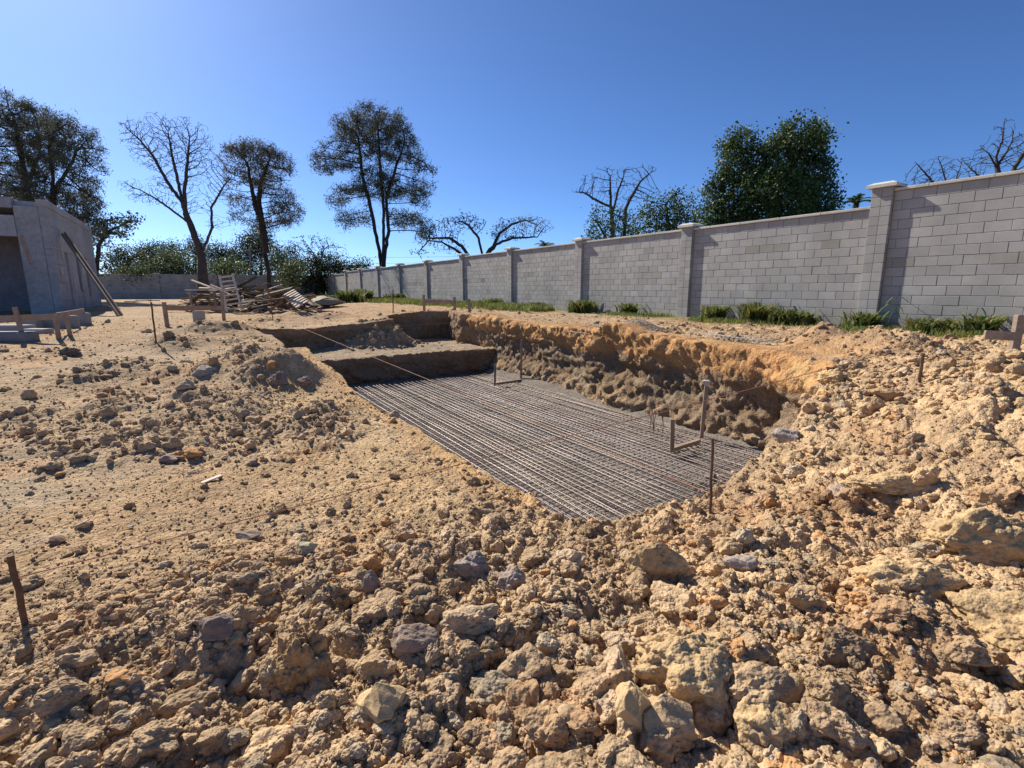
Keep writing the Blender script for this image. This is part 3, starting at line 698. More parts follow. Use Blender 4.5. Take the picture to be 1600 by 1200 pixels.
# ------------------------------------------------------------------ stakes, posts, boards, strings
def stick(name, px, py_top, py_bot, w_, label, cat='stake', mt='timber', lean_px=0, round_=False, z=None, gp=None, group=None, xy=None, parts=None):
    """upright stake whose foot is seen at (px, py_bot) and whose head is at (px+lean_px, py_top)"""
    x, y, zz = gp if gp else (GP(px, py_bot) if z is None else (*HZ(px, py_bot, z), z))
    a = PD(px + lean_px, py_top, y)
    o = empty(name, (x, y, zz), 0, label, cat, group); m = MB()
    p0 = np.array((x, y, zz - .12)); p1 = np.array(a)
    if round_:
        k = 7; pts = [p0 + (p1 - p0) * t + np.array([random.Random(px + i).gauss(0, w_ * .2), 0, 0]) for i, t in enumerate(np.linspace(0, 1, k))]
        m.tube(pts, w_ / 2, 7)
    else: m.beam(p0, p1, w_, w_ * .8, up=(.3, 1, 0))
    if parts is None:
        bpy.data.objects.remove(o); ob = m.build(name, M[mt], None, origin=(x, y, zz)); tag(ob, label, cat, group); return ob, p0, p1
    ob = m.build('post', M[mt], o); return o, p0, p1
stick('stake', 45, 868, 992, .026, 'dark bent wooden stake stuck in the soil at the lower left', mt='stake', lean_px=-29, round_=True)
stick('stake', 1111, 685, 792, .020, 'rusty rod standing on the near right lip of the pit', mt='stake', lean_px=3, round_=True)
stick('stake', 1437, 552, 592, .03, 'thin rod standing on the heap right of the dark mound', mt='stake', lean_px=6, round_=True)
stick('stake', 243, 472, 536, .035, 'thin rod standing left of the dark clod heap', mt='stake', lean_px=-7, round_=True)
stick('stake', 426, 464, 499, .03, 'thin rod in front of the timber pile', mt='stake', lean_px=-3, round_=True)
stick('stake', 614, 452, 488, .04, 'thin rod before the weeds near the middle of the wall', mt='stake', lean_px=0, round_=True)
# posts standing in the pit, each with a board on the bars
def pit_post(px, pyt, pyb, w_, label, foot=None, stone=False):
    x, y = HZ(px, pyb, ZF + .08); z = ZF + .08; top = PD(px + (1 if not stone else 8), pyt, y)
    o = empty('pit_post', (x, y, z), 0, label, 'post'); m = MB(); m.beam((x, y, z), top, w_, w_ * .7, up=(.2, 1, 0)); m.build('post', M['timber'], o)
    if foot:
        fx, fy = HZ(*foot, ZF + .1); d = MB(); d.beam((x + .02, y + .03, z + .035), (fx, fy, z + .035), .07, .05); d.build('foot_board', M['timber'], o)
    if stone:
        V, F = clod_shape(3, 77, .8, .3); s_ = mesh_np('cap_stone', V * np.array((.10, .08, .06)), F, M['rock'], o, col=np.tile((.55, .45, .38), (len(V), 1))); s_.location = (top[0] - x, top[1] - y, top[2] - z + .02)
pit_post(773, 569, 602, .05, 'short wooden post with foot board at the far corner of the pit', (818, 594))
pit_post(814, 531, 595, .05, 'tall thin wooden post at the far end of the right bank')
pit_post(1050, 655, 706, .06, 'short wooden post with foot board at the near right of the mat', (1092, 690))
pit_post(1096, 600, 684, .055, 'tall wooden post with a pale stone on top near the right bank', stone=True)
def string(p, q, label, sag=.01):
    m = MB(); p, q = np.array(p), np.array(q); t = np.linspace(0, 1, 12)[:, None]; pts = p + (q - p) * t; pts[:, 2] -= sag * 4 * (t * (1 - t))[:, 0]
    m.tube(pts, .003, 5); o = m.build('string_line', M['string'], None, origin=tuple(p)); tag(o, label, 'string line', 'orange setting out strings'); return o
def at_foot(px, py_g, py): x, y, z = GP(px, py_g); return PD(px, py, y)
string(at_foot(26, 992, 903), at_foot(1439, 592, 537), 'orange string from the lower left stake to the rod on the right heap')
string(at_foot(1112, 792, 772), at_foot(425, 499, 493), 'orange string crossing the shelf and running down over the mat')
string(at_foot(242, 536, 528), at_foot(735, 492, 503), 'orange string across the two small pits at the far end')

def board_set(posts, rails, label, w_=.09, rw=.13, group='batter boards set around the site'):
    """posts: (px_foot, py_foot, px_head, py_head); rails: (i, j, drop_i, drop_j) between post heads; drawn at true depth"""
    P = []
    for fx, fy, hx, hy in posts:
        x, y, z = GP(fx, fy); P.append((np.array((x, y, z - .15)), np.array(PD(hx, hy, y))))
    c = P[0][0] + np.array((0, 0, .15)); o = empty('batter_board', tuple(c), 0, label, 'batter board', group)
    for p0, p1 in P:
        m = MB(); m.beam(p0, p1, w_, .05, up=(0, 1, 0)); m.build('post', M['timber'], o)
    for (a, b) in rails:
        pa = np.array(PD(a[0], a[1], P[a[2]][0][1] - .06)); pb = np.array(PD(b[0], b[1], P[b[2]][0][1] - .06))
        m = MB(); m.beam(pa, pb, .028, rw, up=(0, 0, 1)); m.build('rail', M['timber'], o)
    return o
board_set([(38, 532, 23, 480), (92, 530, 86, 492)], [((-40, 500, 0), (88, 494.5, 1))], 'long low timber batter board at the far left edge', .09, .13)
board_set([(111, 526, 101, 487), (131, 506, 129, 484)], [((88, 493, 0), (131, 485, 1))], 'short slanting timber batter board by the grey kerb blocks', .08, .12)
board_set([(262, 512, 256, 472), (350, 500, 346, 455)], [((258, 481, 0), (347, 481.5, 1))], 'timber batter board between two posts before the trestle table', .11, .15)
board_set([(663, 485, 662, 461), (711, 487, 710, 464), (734, 490, 733, 467)], [((664, 471, 0), (685, 472, 0)), ((685, 471, 1), (710, 472, 1))], 'low timber batter board before the weeds in the middle', .10, .14)
board_set([(1581, 562, 1594, 492)], [((1538, 523, 0), (1592, 526, 0))], 'timber post with a short board at the right edge under the wall', .075, .08)

# ------------------------------------------------------------------ unfinished building
bx, by = HZ(100, 492, .5); BU, BV = UV(bx, by)
def BP(du, dv, z): x, y = W(BU + du, BV + dv); return np.array((x, y, z))
ub = empty('unfinished_building', (bx, by, .45), 0, 'unfinished flat roofed grey concrete building with narrow wall slots at the left', 'building')
uu = np.array([*US, 0.]); vv = np.array([*VS, 0.]); up = np.array([0, 0, 1.]); ZT = 5.3; ZB = .2
def bb(mb, du, dv, z, lu, lv, lz, c=(1, 1, 1), b=.02): mb.bevbox(BP(du, dv, z), uu * lu, vv * lv, up * lz, b, c)
m = MB()                                             # right hand side wall with slots
edges = [(0, 2.3), (2.95, 4.9), (5.7, 7.3), (8.2, 11.2)]
for a_, b_ in edges: bb(m, a_, -.28, ZB, b_ - a_, .28, 3.3 - ZB, (1, 1, 1))
bb(m, 2.3, -.28, ZB, .65, .25, .5, (.95,) * 3); bb(m, 4.9, -.28, ZB, .8, .25, 1.3, (.9,) * 3); bb(m, 7.3, -.28, ZB, .9, .25, 1.0, (.9,) * 3)
bb(m, 0, -.28, 3.302, 11.2, .29, ZT - .3 - 3.302, (1.08, 1.05, 1.0)); bb(m, -.02, -.32, ZT - .298, 11.25, .36, .3, (1.12, 1.1, 1.05))
m.build('side_wall', M['render'], ub)
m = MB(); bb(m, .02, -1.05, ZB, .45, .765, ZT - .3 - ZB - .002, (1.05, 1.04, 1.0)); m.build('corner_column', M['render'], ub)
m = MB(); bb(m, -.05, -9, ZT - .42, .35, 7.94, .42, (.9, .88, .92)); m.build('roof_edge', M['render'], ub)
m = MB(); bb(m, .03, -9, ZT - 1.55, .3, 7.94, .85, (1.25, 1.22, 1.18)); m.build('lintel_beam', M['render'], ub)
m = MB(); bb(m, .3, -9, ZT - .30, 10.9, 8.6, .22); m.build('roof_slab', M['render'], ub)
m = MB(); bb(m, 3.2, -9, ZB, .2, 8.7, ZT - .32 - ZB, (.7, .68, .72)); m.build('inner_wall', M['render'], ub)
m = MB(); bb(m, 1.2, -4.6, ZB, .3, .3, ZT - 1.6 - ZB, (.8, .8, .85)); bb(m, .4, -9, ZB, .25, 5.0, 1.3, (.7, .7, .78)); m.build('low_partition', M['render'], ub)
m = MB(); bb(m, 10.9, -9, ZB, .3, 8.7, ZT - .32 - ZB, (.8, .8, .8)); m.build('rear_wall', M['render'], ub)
rs_ = random.Random(3); bs = MB()
for k in range(16):
    p = BP(.1 + k * .68 + rs_.uniform(-.1, .1), -.14, ZT); bs.tube([p, p + np.array((rs_.gauss(0, .03), 0, rs_.uniform(.12, .4)))], .012, 5)
bs.build('starter_rods', M['stake'], ub)
for k in range(5):
    m = MB(); bb(m, .06, .0, ZB + .9 + k * .78, 2.2, .012, .02, (.55, .55, .55), .003); m.build('formwork_joint', M['render'], ub)
for (du, zz, l_, h_) in ((.7, 2.2, .5, .35), (1.5, 3.0, .35, .5), (3.4, 1.5, .5, .6), (6.0, 2.4, .7, .4), (3.2, 3.9, .9, .3), (8.8, 2.0, .6, .6), (5.9, 4.3, 1.2, .25)):
    m = MB(); bb(m, du, .012, zz, l_, .006, h_, (1.25, 1.22, 1.15), .002); m.build('mortar_patch', M['render'], ub)
# timber brace planks leaning on the side wall
def leaning(pa, pb, label, w_=.12, t_=.05, name='brace_plank', cat='plank', mt='timber', group=None):
    o = MB(); o.beam(pa, pb, w_, t_, up=(0, 1, .2)); ob = o.build(name, M[mt], None, origin=tuple(pb)); tag(ob, label, cat, group)
x, y, z = GP(191, 493); f1 = np.array((x, y, z - .02)); h1 = BP(2.0, .08, 4.0)
h1 = np.array(PD(101, 364, h1[1]))
leaning(h1, f1, 'long plank leaning against the side of the building, nearer of two', .14)
x, y, z = GP(188, 493.5); f2 = np.array((x - .03, y - .05, z - .02)); leaning(h1 + np.array((-.08, -.06, -.05)), f2, 'long plank leaning against the building, just left of its twin', .12)
p_ = BP(.2, -3.0, 1.0); leaning(np.array(PD(33, 368, p_[1])), np.array(PD(49, 412, p_[1])), 'short timber prop hanging under the beam of the building', .12, .08, 'timber_prop', 'prop')
# kerb blocks and slabs lying behind the left batter board
def kerb(px, py, L, Hh, D, rz, label, c=1):
    L *= .75; Hh *= .68; x, y, z = GP(px, py); o = MB(); ca, sa = math.cos(rz), math.sin(rz); ax = np.array((ca, sa, 0)) * L; ay = np.array((-sa, ca, 0)) * D
    o.bevbox(np.array((x, y, z - .03)) - ax / 2, ax, ay, up * Hh, .03, (c, c, c * 1.03)); ob = o.build('kerb_block', M['pipe'], None, origin=(x, y, z)); tag(ob, label, 'concrete block', 'grey kerb blocks by the building')
kerb(5, 522, 1.5, .36, .3, .05, 'pale grey kerb block at the left edge behind the batter board')
kerb(8, 534, 1.2, .34, .35, .0, 'olive grey kerb block lying nearest at the left edge', .7)
kerb(50, 522, .8, .22, .3, -.05, 'low grey kerb block between the two left posts')
kerb(44, 515, .9, .55, .2, -.25, 'tilted grey slab behind the low kerb block', .8)
kerb(74, 514, .9, .55, .25, .1, 'blue grey kerb block left of the slanting batter board', .95)
kerb(100, 514, .8, .6, .25, .1, 'blue grey kerb block right behind the slanting batter board', .85)
kerb(122, 508, .7, .6, .25, .1, 'small kerb block by the end of the slanting batter board', .9)
# hollow concrete block and the stone on it
x, y, z = GP(309, 503); m = MB(); m.bevbox((x - .16, y, z - .02), (.32, 0, 0), (0, .2, 0), (0, 0, .38), .012, (1.05, 1.04, 1.0))
o = m.build('hollow_block', M['block'], None, origin=(x, y, z)); tag(o, 'single grey concrete block standing upright before the trestle table', 'concrete block')
V, F = clod_shape(3, 91, 1.2, .1); o = mesh_np('rock', V * np.array((.12, .1, .12)), F, M['rock'], col=np.tile((.5, .47, .42), (len(V), 1))); o.location = (x - .01, y + .1, z + .46); tag(o, 'pale stone resting on top of the upright concrete block', 'rock')
# trestle table
x, y, z = GP(317, 487); tb = empty('trestle_table', (x, y, z), 0, 'rough timber trestle table standing behind the batter board', 'table'); yy = y
ztop = PD(317, 453, y)[2]; sc_ = y / FPX * 1.0
for k, (xa, nm) in enumerate(((300, 'leg'), (337, 'leg'))):
    for dy in (0, .8):
        m = MB(); px_ = PD(xa, 480, yy + dy); m.beam((px_[0] + .03 * k, yy + dy, z - .05), (px_[0], yy + dy, ztop - .06), .11, .08, up=(0, 1, 0)); m.build('leg', M['timber'], tb)
m = MB()
for k in range(4):
    a_ = PD(293, 453, yy); b_ = PD(343, 453, yy); m.beam((a_[0], yy - .1 + k * .27, ztop), (b_[0], yy - .1 + k * .27, ztop), .25, .05, up=(0, 0, 1), c=(1, 1, 1))
m.build('table_top', M['pale_timber'], tb)
# ladder
x, y, z = GP(366, 489); Ld = y - .3; la = empty('ladder', (x, y, z), 0, 'pale wooden ladder propped upright against the timber pile', 'ladder')
Lb = np.array(PD(355, 487, Ld)); Rb = np.array(PD(378, 484, Ld + .3)); Lt = np.array(PD(342.5, 430, Ld + .7)); Rt = np.array(PD(363, 427.5, Ld + .9))
for p0, p1 in ((Lb, Lt), (Rb, Rt)):
    m = MB(); m.beam(p0, p1, .09, .045, up=(0, 1, 0)); m.build('rail', M['pale_timber'], la)
for k in range(8):
    t = .06 + k * .125; m = MB(); a_ = Lb + (Lt - Lb) * t; b_ = Rb + (Rt - Rb) * t; m.beam(a_ - np.array((0, .03, 0)), b_ - np.array((0, .03, 0)), .03, .065, up=(0, .2, 1)); m.build('rung', M['pale_timber'], la)
# pallet
x, y, z = GP(477, 492); pl = empty('pallet', (x, y, z), 0, 'tilted wooden pallet of light slats on the right of the timber pile', 'pallet')
c00 = np.array(PD(441, 464, y + 1.6)); c10 = np.array(PD(462, 453, y + 1.9)); c01 = np.array(PD(462, 479, y + .1)); c11 = np.array(PD(483, 468, y + .4))
c00, c10, c01 = np.array(PD(442, 462, y + 1.3)), np.array(PD(460, 452.5, y + 1.7)), np.array(PD(462, 480, y + .1)); c11 = c10 + c01 - c00
for k in range(8):
    t = k / 7; a_ = c00 + (c01 - c00) * t; b_ = c10 + (c11 - c10) * t; m = MB(); nrm = np.cross(c10 - c00, c01 - c00); m.beam(a_, b_, .095, .025, up=nrm); m.build('slat', M['pale_timber'], pl)
for t in (.06, .5, .94):
    a_ = c00 + (c10 - c00) * t; b_ = c01 + (c11 - c01) * t; nrm = np.cross(c10 - c00, c01 - c00); nrm /= np.linalg.norm(nrm); s_ = -1 if nrm[2] > 0 else 1
    m = MB(); m.beam(a_ + nrm * s_ * .06, b_ + nrm * s_ * .06, .05, .09, up=nrm); m.build('bearer', M['timber'], pl)
# heap of scrap planks: every plank its own thing
rnd = random.Random(12)
cx, cy, cz = GP(420, 491); cnt = 0
def pile_h(px): # height of the heap at that column, metres
    return np.interp(px, [288, 310, 340, 372, 400, 430, 455, 480, 500], [.2, .7, 1.2, 1.5, 1.4, 1.1, .85, .6, .2])
heap = []
desc_c = ['grey', 'brown', 'dark brown', 'pale', 'weathered']; desc_s = ['short', 'long', 'narrow', 'wide', 'split', 'bent']
PLG = 'scrap planks heaped between the ladder and the pallet'
for i in range(210):
    px = rnd.triangular(285, 500, 405); dy = rnd.uniform(2.4 if 320 < px < 400 else .6, 5.2); base = GP(px, 490); y_ = base[1] + dy; x_ = base[0] * y_ / base[1]
    hz = gz0(x_, y_) + rnd.random() ** .7 * pile_h(px) * (1 - abs(dy - 2.2) / 4.2) ; L = rnd.uniform(.7, 2.6); a_ = rnd.choice((rnd.gauss(.3, .5), rnd.gauss(-.3, .5), rnd.uniform(-1.6, 1.6))); tl = rnd.gauss(0, .22)
    d = np.array((math.cos(a_) * math.cos(tl), math.sin(a_) * math.cos(tl), math.sin(tl))); c = np.array((x_, y_, hz + .05)); p0, p1 = c - d * L / 2, c + d * L / 2
    for p in (p0, p1): p[2] = max(p[2], gz0(p[0], p[1]) + .03)
    m = MB(); g = rnd.uniform(.25, .85); pale = rnd.random() < .13
    m.beam(p0, p1, rnd.uniform(.07, .2), rnd.uniform(.025, .06), up=(rnd.gauss(0, .3), rnd.gauss(0, .3), 1), c=(g, g * rnd.uniform(.92, 1), g * rnd.uniform(.85, 1)))
    o = m.build('scrap_plank', M['pale_timber'] if pale else M['timber'], None, origin=tuple(c)); tag(o, 'loose scrap plank in the timber heap between the ladder and the pallet', 'plank', PLG)
for i, (a_, b_, lab) in enumerate([((395, 487), (432, 472), 'pale bent board sticking up left of the pallet'), ((372, 480), (412, 478), 'long board lying flat across the front of the timber heap')]):
    y_ = GP(410, 489)[1] + .2; leaning(np.array(PD(*a_, y_)), np.array(PD(*b_, y_ + .8)), lab, .12, .04, 'scrap_plank', 'plank', 'pale_timber')
leaning(np.array(PD(329, 446, yy - .2)), np.array(PD(347, 453.5, yy - .5)), 'pale plank slanting from the table top to the ladder', .12, .04, 'scrap_plank', 'plank', 'pale_timber')
# pale wrapped bundle right of the heap
x, y, z = GP(495, 484); V, F = clod_shape(4, 95, 1.2, .15); V = V * np.array((1.0, .7, .42)); V[:, 2] = np.maximum(V[:, 2], -.35)
o = mesh_np('wrapped_bundle', V, F, M['foam'], col=np.tile((1, 1, 1), (len(V), 1)), smooth=False); o.location = (x, y + 1.2, z + .35); tag(o, 'pale beige wrapped bundle at the right end of the timber heap', 'bundle')
m = MB(); x, y, z = GP(502, 488); m.beam((x - .35, y, z + .04), (x + .5, y + .1, z + .04), .12, .06); o = m.build('scrap_plank', M['timber'], None, origin=(x, y, z)); tag(o, 'short brown plank lying alone right of the timber heap', 'plank')
# bits on the ground
for (px, py, L, W_, rz, lab, mt) in [(315, 758, .16, .05, .9, 'thin wood chip lying on the raked soil', 'pale_timber'), (203, 823, .06, .025, -.6, 'small white splinter on the smooth soil', 'coping')]:
    x, y, z = GP(px, py); z = gz(x, y); m = MB(); m.beam((x, y, z + .008), (x + L * math.cos(rz), y + L * math.sin(rz), z + .03), W_, .01); o = m.build('wood_chip', M[mt], None, origin=(x, y, z)); tag(o, lab, 'wood chip')
# planks lying before the back wall
for (a_, b_, lab) in [((196, 473), (236, 470), 'long plank lying on the ground in front of the far wall'), ((212, 471), (250, 470.5), 'shorter plank lying behind the long one by the far wall')]:
    p0 = GP(*a_); p1 = GP(*b_); m = MB(); m.beam((p0[0], p0[1], p0[2] + .08), (p1[0], p1[1], p1[2] + .06), .14, .06); o = m.build('scrap_plank', M['timber'], None, origin=p0); tag(o, lab, 'plank')
# vertical starter bars at the near right of the mat
x, y = HZ(1026, 676, ZF + .05); sb = empty('starter_bars', (x, y, ZF + .05), 0, 'bunch of thin bent rusty bars rising beside the right bank', 'rods')
for k in range(6):
    m = MB(); a_ = rnd.uniform(0, 6.28); p = np.array((x + .12 * math.cos(a_), y + .12 * math.sin(a_), ZF)); m.tube([p, p + np.array((rnd.gauss(0, .02), 0, .2)), p + np.array((rnd.gauss(0, .05), rnd.gauss(0, .04), .42))], .006, 5); m.build('rod', M['stake'], sb)

for (px, py, lu, lv, rz, lab) in [(965, 517, 2.2, .8, .25, 'grey wire mesh sheet lying on the ground left of the dark soil clump'), (1160, 531, 1.4, .5, -.1, 'grey wire mesh sheet lying on the bank right of the dark soil clump')]:
    x, y = HZ(px, py, .72); z = .72; m = MB(); ca, sa = math.cos(TH + rz), math.sin(TH + rz)
    for k in range(int(lu / .1) + int(lv / .1)):
        if k < int(lu / .1): p = (-lu / 2 + k * .1, -lv / 2); q = (-lu / 2 + k * .1, lv / 2)
        else: kk = k - int(lu / .1); p = (-lu / 2, -lv / 2 + kk * .1); q = (lu / 2, -lv / 2 + kk * .1)
        pts = []
        for t in np.linspace(0, 1, 14):
            a_ = p[0] + (q[0] - p[0]) * t; b_ = p[1] + (q[1] - p[1]) * t; X_, Y_ = x - a_ * sa * 1 + b_ * ca, y + a_ * ca + b_ * sa
            pts.append((X_, Y_, max(gz0(X_, Y_), .6) + .05 + .03 * math.sin(X_ * 7 + Y_ * 5)))
        m.tube(pts, .005, 4)
    o = m.build('wire_mesh', M['galv'], None, origin=(x, y, z)); tag(o, lab, 'wire mesh', 'wire mesh sheets on the right bank')

# ------------------------------------------------------------------ plants
def blades(name, pts, mt, parent=None, seed=0, h=(.1, .3), w_=.01, n=8, lean=.5, origin=(0, 0, 0), colr=(.8, 1.25), spread=.08):
    """curved grass blades at every point"""
    rg_ = np.random.default_rng(seed); m = len(pts) * n
    P = np.repeat(np.asarray(pts, float), n, 0); P[:, :2] += rg_.normal(0, spread, (m, 2))
    a = rg_.uniform(0, 6.283, m); H_ = rg_.uniform(*h, m); ln = H_ * rg_.uniform(.1, 1, m) * lean
    d = np.c_[np.cos(a), np.sin(a), np.zeros(m)]; s = np.c_[-np.sin(a), np.cos(a), np.zeros(m)] * (w_ * rg_.uniform(.6, 1.3, m))[:, None]
    V = []; 
    for t, wf in ((0, 1), (.5, 1), (.85, .6), (1, .05)):
        c = P + d * (ln * t * t)[:, None]; c[:, 2] += H_ * (t - .25 * t * t * lean)
        V += [c - s * wf, c + s * wf]
    V = np.stack(V, 1).reshape(-1, 3); b = (np.arange(m) * 8)[:, None, None]
    F = (np.array([(0, 1, 3, 2), (2, 3, 5, 4), (4, 5, 7, 6)])[None] + b).reshape(-1, 4)
    g = rg_.uniform(*colr, (m, 1)); yel = rg_.random((m, 1)) < .22
    col = np.where(yel, np.array((1.9, 1.35, 1.1))[None] * g, np.array((1, 1, 1))[None] * g); col = np.repeat(col, 8, 0)
    return mesh_np(name, V - np.array(origin)[None], F, M[mt], parent, col=col)
rgp = np.random.default_rng(8)
# rough grass along the foot of the long wall
U_ = rgp.uniform(13, 58, 5200); V_ = WK - .25 - np.abs(rgp.normal(0, .8, 5200)) * (1 + .03 * (U_ - 13)); keep = (fbm(U_ * .35, V_ * .5, 3, 77) > .05 - .3 * (U_ > 22)); U_, V_ = U_[keep], V_[keep]
X, Y = W(U_, V_); o = blades('grass', np.c_[X, Y, ground(X, Y, detail=False)], 'grass', None, 1, (.08, .32), .014, 9); tag(o, 'rough green grass growing along the foot of the block wall', None, None, 'stuff')
U_ = rgp.uniform(3, 13, 1500); V_ = WK - .3 - np.abs(rgp.normal(0, .55, 1500)); keep = fbm(U_ * .6, V_ * .7, 3, 78) > .1; U_, V_ = U_[keep], V_[keep]
X, Y = W(U_, V_); o = blades('grass', np.c_[X, Y, ground(X, Y, detail=False) + .01], 'grass', None, 2, (.04, .16), .008, 7); tag(o, 'thin short grass on the soil near the wall at right', None, None, 'stuff')
WG = 'weeds growing at the foot of the block wall'
def weed(px, py, hh, wd, n, label, seed, lean=1.1, w_=.026, yo=0):
    if px > 600:
        a, b, c = ray(px, py); t = (WK - .45) / (a * VS[0] + b * VS[1]); x, y = a * t, b * t; z = gz0(x, y)
    else: x, y, z = GP(px, py)
    pts = [(x + random.Random(seed * 97 + i).gauss(0, wd * .55), y + random.Random(seed * 31 + 50 + i).gauss(0, wd * .35), z) for i in range(n)]
    r0 = empty('weed_clump', (x, y, z), 0, label, 'weed', WG)
    blades('leaves', pts, 'grass', r0, seed, (hh * .45, hh), w_, 12, lean, (x, y, z), (.55, 1.1), .05)
weed(1112, 500, .65, .30, 22, 'bushy green weed clump right of the middle pier', 1)
weed(1180, 505, .8, .28, 24, 'tall leafy weed clump between the two nearest piers', 2)
weed(1232, 509, .6, .38, 20, 'wide low weed clump left of the nearest pier', 3)
weed(1352, 512, .6, .22, 14, 'weed clump at the foot of the nearest pier', 4)
weed(1450, 520, .45, .45, 18, 'sprawling weeds right of the nearest pier', 5)
weed(1530, 520, .6, .25, 14, 'upright weed clump near the right edge of the photo', 6)
weed(985, 493, .6, .28, 18, 'green weed clump left of the middle pier', 7)
weed(915, 487, .75, .35, 22, 'round green weed clump under the fourth pier', 8)
weed(770, 482, .6, .6, 26, 'broad green weed patch behind the low batter board', 9)
weed(835, 484, .45, .5, 22, 'low green weed patch along the wall past the batter board', 10)
weed(545, 473, 1.0, .8, 30, 'tall dark weeds in the far corner by the wall', 11, .7, .05)
weed(570, 471, 1.1, .8, 30, 'leafy weeds in the sun by the far piers', 12, .7, .05)
weed(620, 474, .7, .9, 28, 'dry mixed weeds before the far piers', 13, .7, .04)
# two young stalks with drooping leaves at the nearest pier
def stalk(px, py, hh, label, seed):
    a, b, c = ray(px, py); t = (WK - .35) / (a * VS[0] + b * VS[1]); x, y = a * t, b * t; z = gz0(x, y); r_ = random.Random(seed); r0 = empty('weed_stalk', (x, y, z), 0, label, 'weed', WG); m = MB(); pts = [np.array((x + .03 * k * r_.gauss(1, .3), y, z - .03 + hh * k / 5)) for k in range(6)]; m.tube(pts, .008, 5); m.build('stem', M['grass'], r0)
    lf = MB()
    for k in range(2, 6):
        for s_ in (0, 1):
            a_ = r_.uniform(-.6, .6) + s_ * math.pi; L = r_.uniform(.25, .4); d = np.array((math.cos(a_), math.sin(a_) * .5, 0)); sd = np.array((-d[1], d[0], 0)) * .018; q = []
            for t, wf in ((0, .4), (.35, 1), (.7, .8), (1, .05)):
                c = pts[k] + d * L * t + np.array((0, 0, .12 * t - .35 * t * t)); q += [c - sd * wf, c + sd * wf]
            lf.add(q, [(0, 1, 3, 2), (2, 3, 5, 4), (4, 5, 7, 6)], (.8, .9, .8))
    lf.build('leaves', M['grass'], r0)
stalk(1384, 510, .75, 'single tall weed stalk with drooping leaves beside the nearest pier', 3)
stalk(1508, 519, .55, 'arching weed stalk against the wall near the right edge', 4)

# ------------------------------------------------------------------ trees
def grow(starts, blobs, natt, step, infl, kill, seed, trunk_pts, iters=150, up_bias=.08, shell=.0):
    """space colonisation: trunk polylines first, then limbs that reach for points spread through the crown"""
    rg_ = np.random.default_rng(seed); vol = np.array([b[3] * b[4] * b[5] for b in blobs]); pr = vol ** .7; pr /= pr.sum()
    k = rg_.choice(len(blobs), natt, p=pr); d = rg_.normal(size=(natt, 3)); d /= np.linalg.norm(d, axis=1)[:, None]
    rad = rg_.uniform(shell, 1, natt) ** (1 / 2.2); B = np.array(blobs)
    A = B[k, :3] + d * rad[:, None] * B[k, 3:6]
    nodes = []; par = []; tr = []
    for pl in trunk_pts:
        pl = [np.array(p, float) for p in pl]; prev = -1
        if nodes:
            D = [np.linalg.norm(n_ - pl[0]) for n_ in nodes]; prev = int(np.argmin(D)) if min(D) < step * 1.5 else -1
        for a_, b_ in zip(pl[:-1], pl[1:]):
            n_ = max(1, int(np.linalg.norm(b_ - a_) / step))
            for i in range(n_ + (1 if b_ is pl[-1] else 0)):
                nodes.append(a_ + (b_ - a_) * i / n_ + rg_.normal(0, step * .06, 3)); par.append(prev); prev = len(nodes) - 1
    N = np.array(nodes); par = list(par); ntrunk = len(N)
    D = np.linalg.norm(A[:, None] - N[None], axis=2); near = D.argmin(1); dist = D.min(1)
    for it in range(iters):
        act = dist < infl
        if not act.any(): break
        ids = near[act]; v = A[act] - N[ids]; v /= np.maximum(1e-6, np.linalg.norm(v, axis=1))[:, None]
        u_, inv = np.unique(ids, return_inverse=True); s_ = np.zeros((len(u_), 3)); np.add.at(s_, inv, v)
        s_ += rg_.normal(0, .35, s_.shape); s_[:, 2] += up_bias * np.bincount(inv); s_ /= np.maximum(1e-6, np.linalg.norm(s_, axis=1))[:, None]
        new = N[u_] + s_ * step; i0 = len(N); N = np.concatenate([N, new]); par += list(u_)
        D = np.linalg.norm(A[:, None] - new[None], axis=2); m_ = D.min(1); b_ = m_ < dist; near = np.where(b_, i0 + D.argmin(1), near); dist = np.minimum(dist, m_)
        kp = dist > kill; A, near, dist = A[kp], near[kp], dist[kp]
        if len(A) == 0 or len(N) > 9000: break
    return N, np.array(par), ntrunk
def radii(N, par, tip, ex=2.3, rmax=None, ntrunk=0):
    r = np.zeros(len(N)); ch = np.zeros(len(N), int); acc = np.zeros(len(N))
    for i in range(len(N) - 1, -1, -1):
        r[i] = tip if ch[i] == 0 else acc[i] ** (1 / ex)
        if par[i] >= 0: acc[par[i]] += r[i] ** ex; ch[par[i]] += 1
    if rmax:
        p_ = math.log(rmax / tip) / math.log(max(r.max() / tip, 1.01)); r = tip * (r / tip) ** p_
    return r, ch
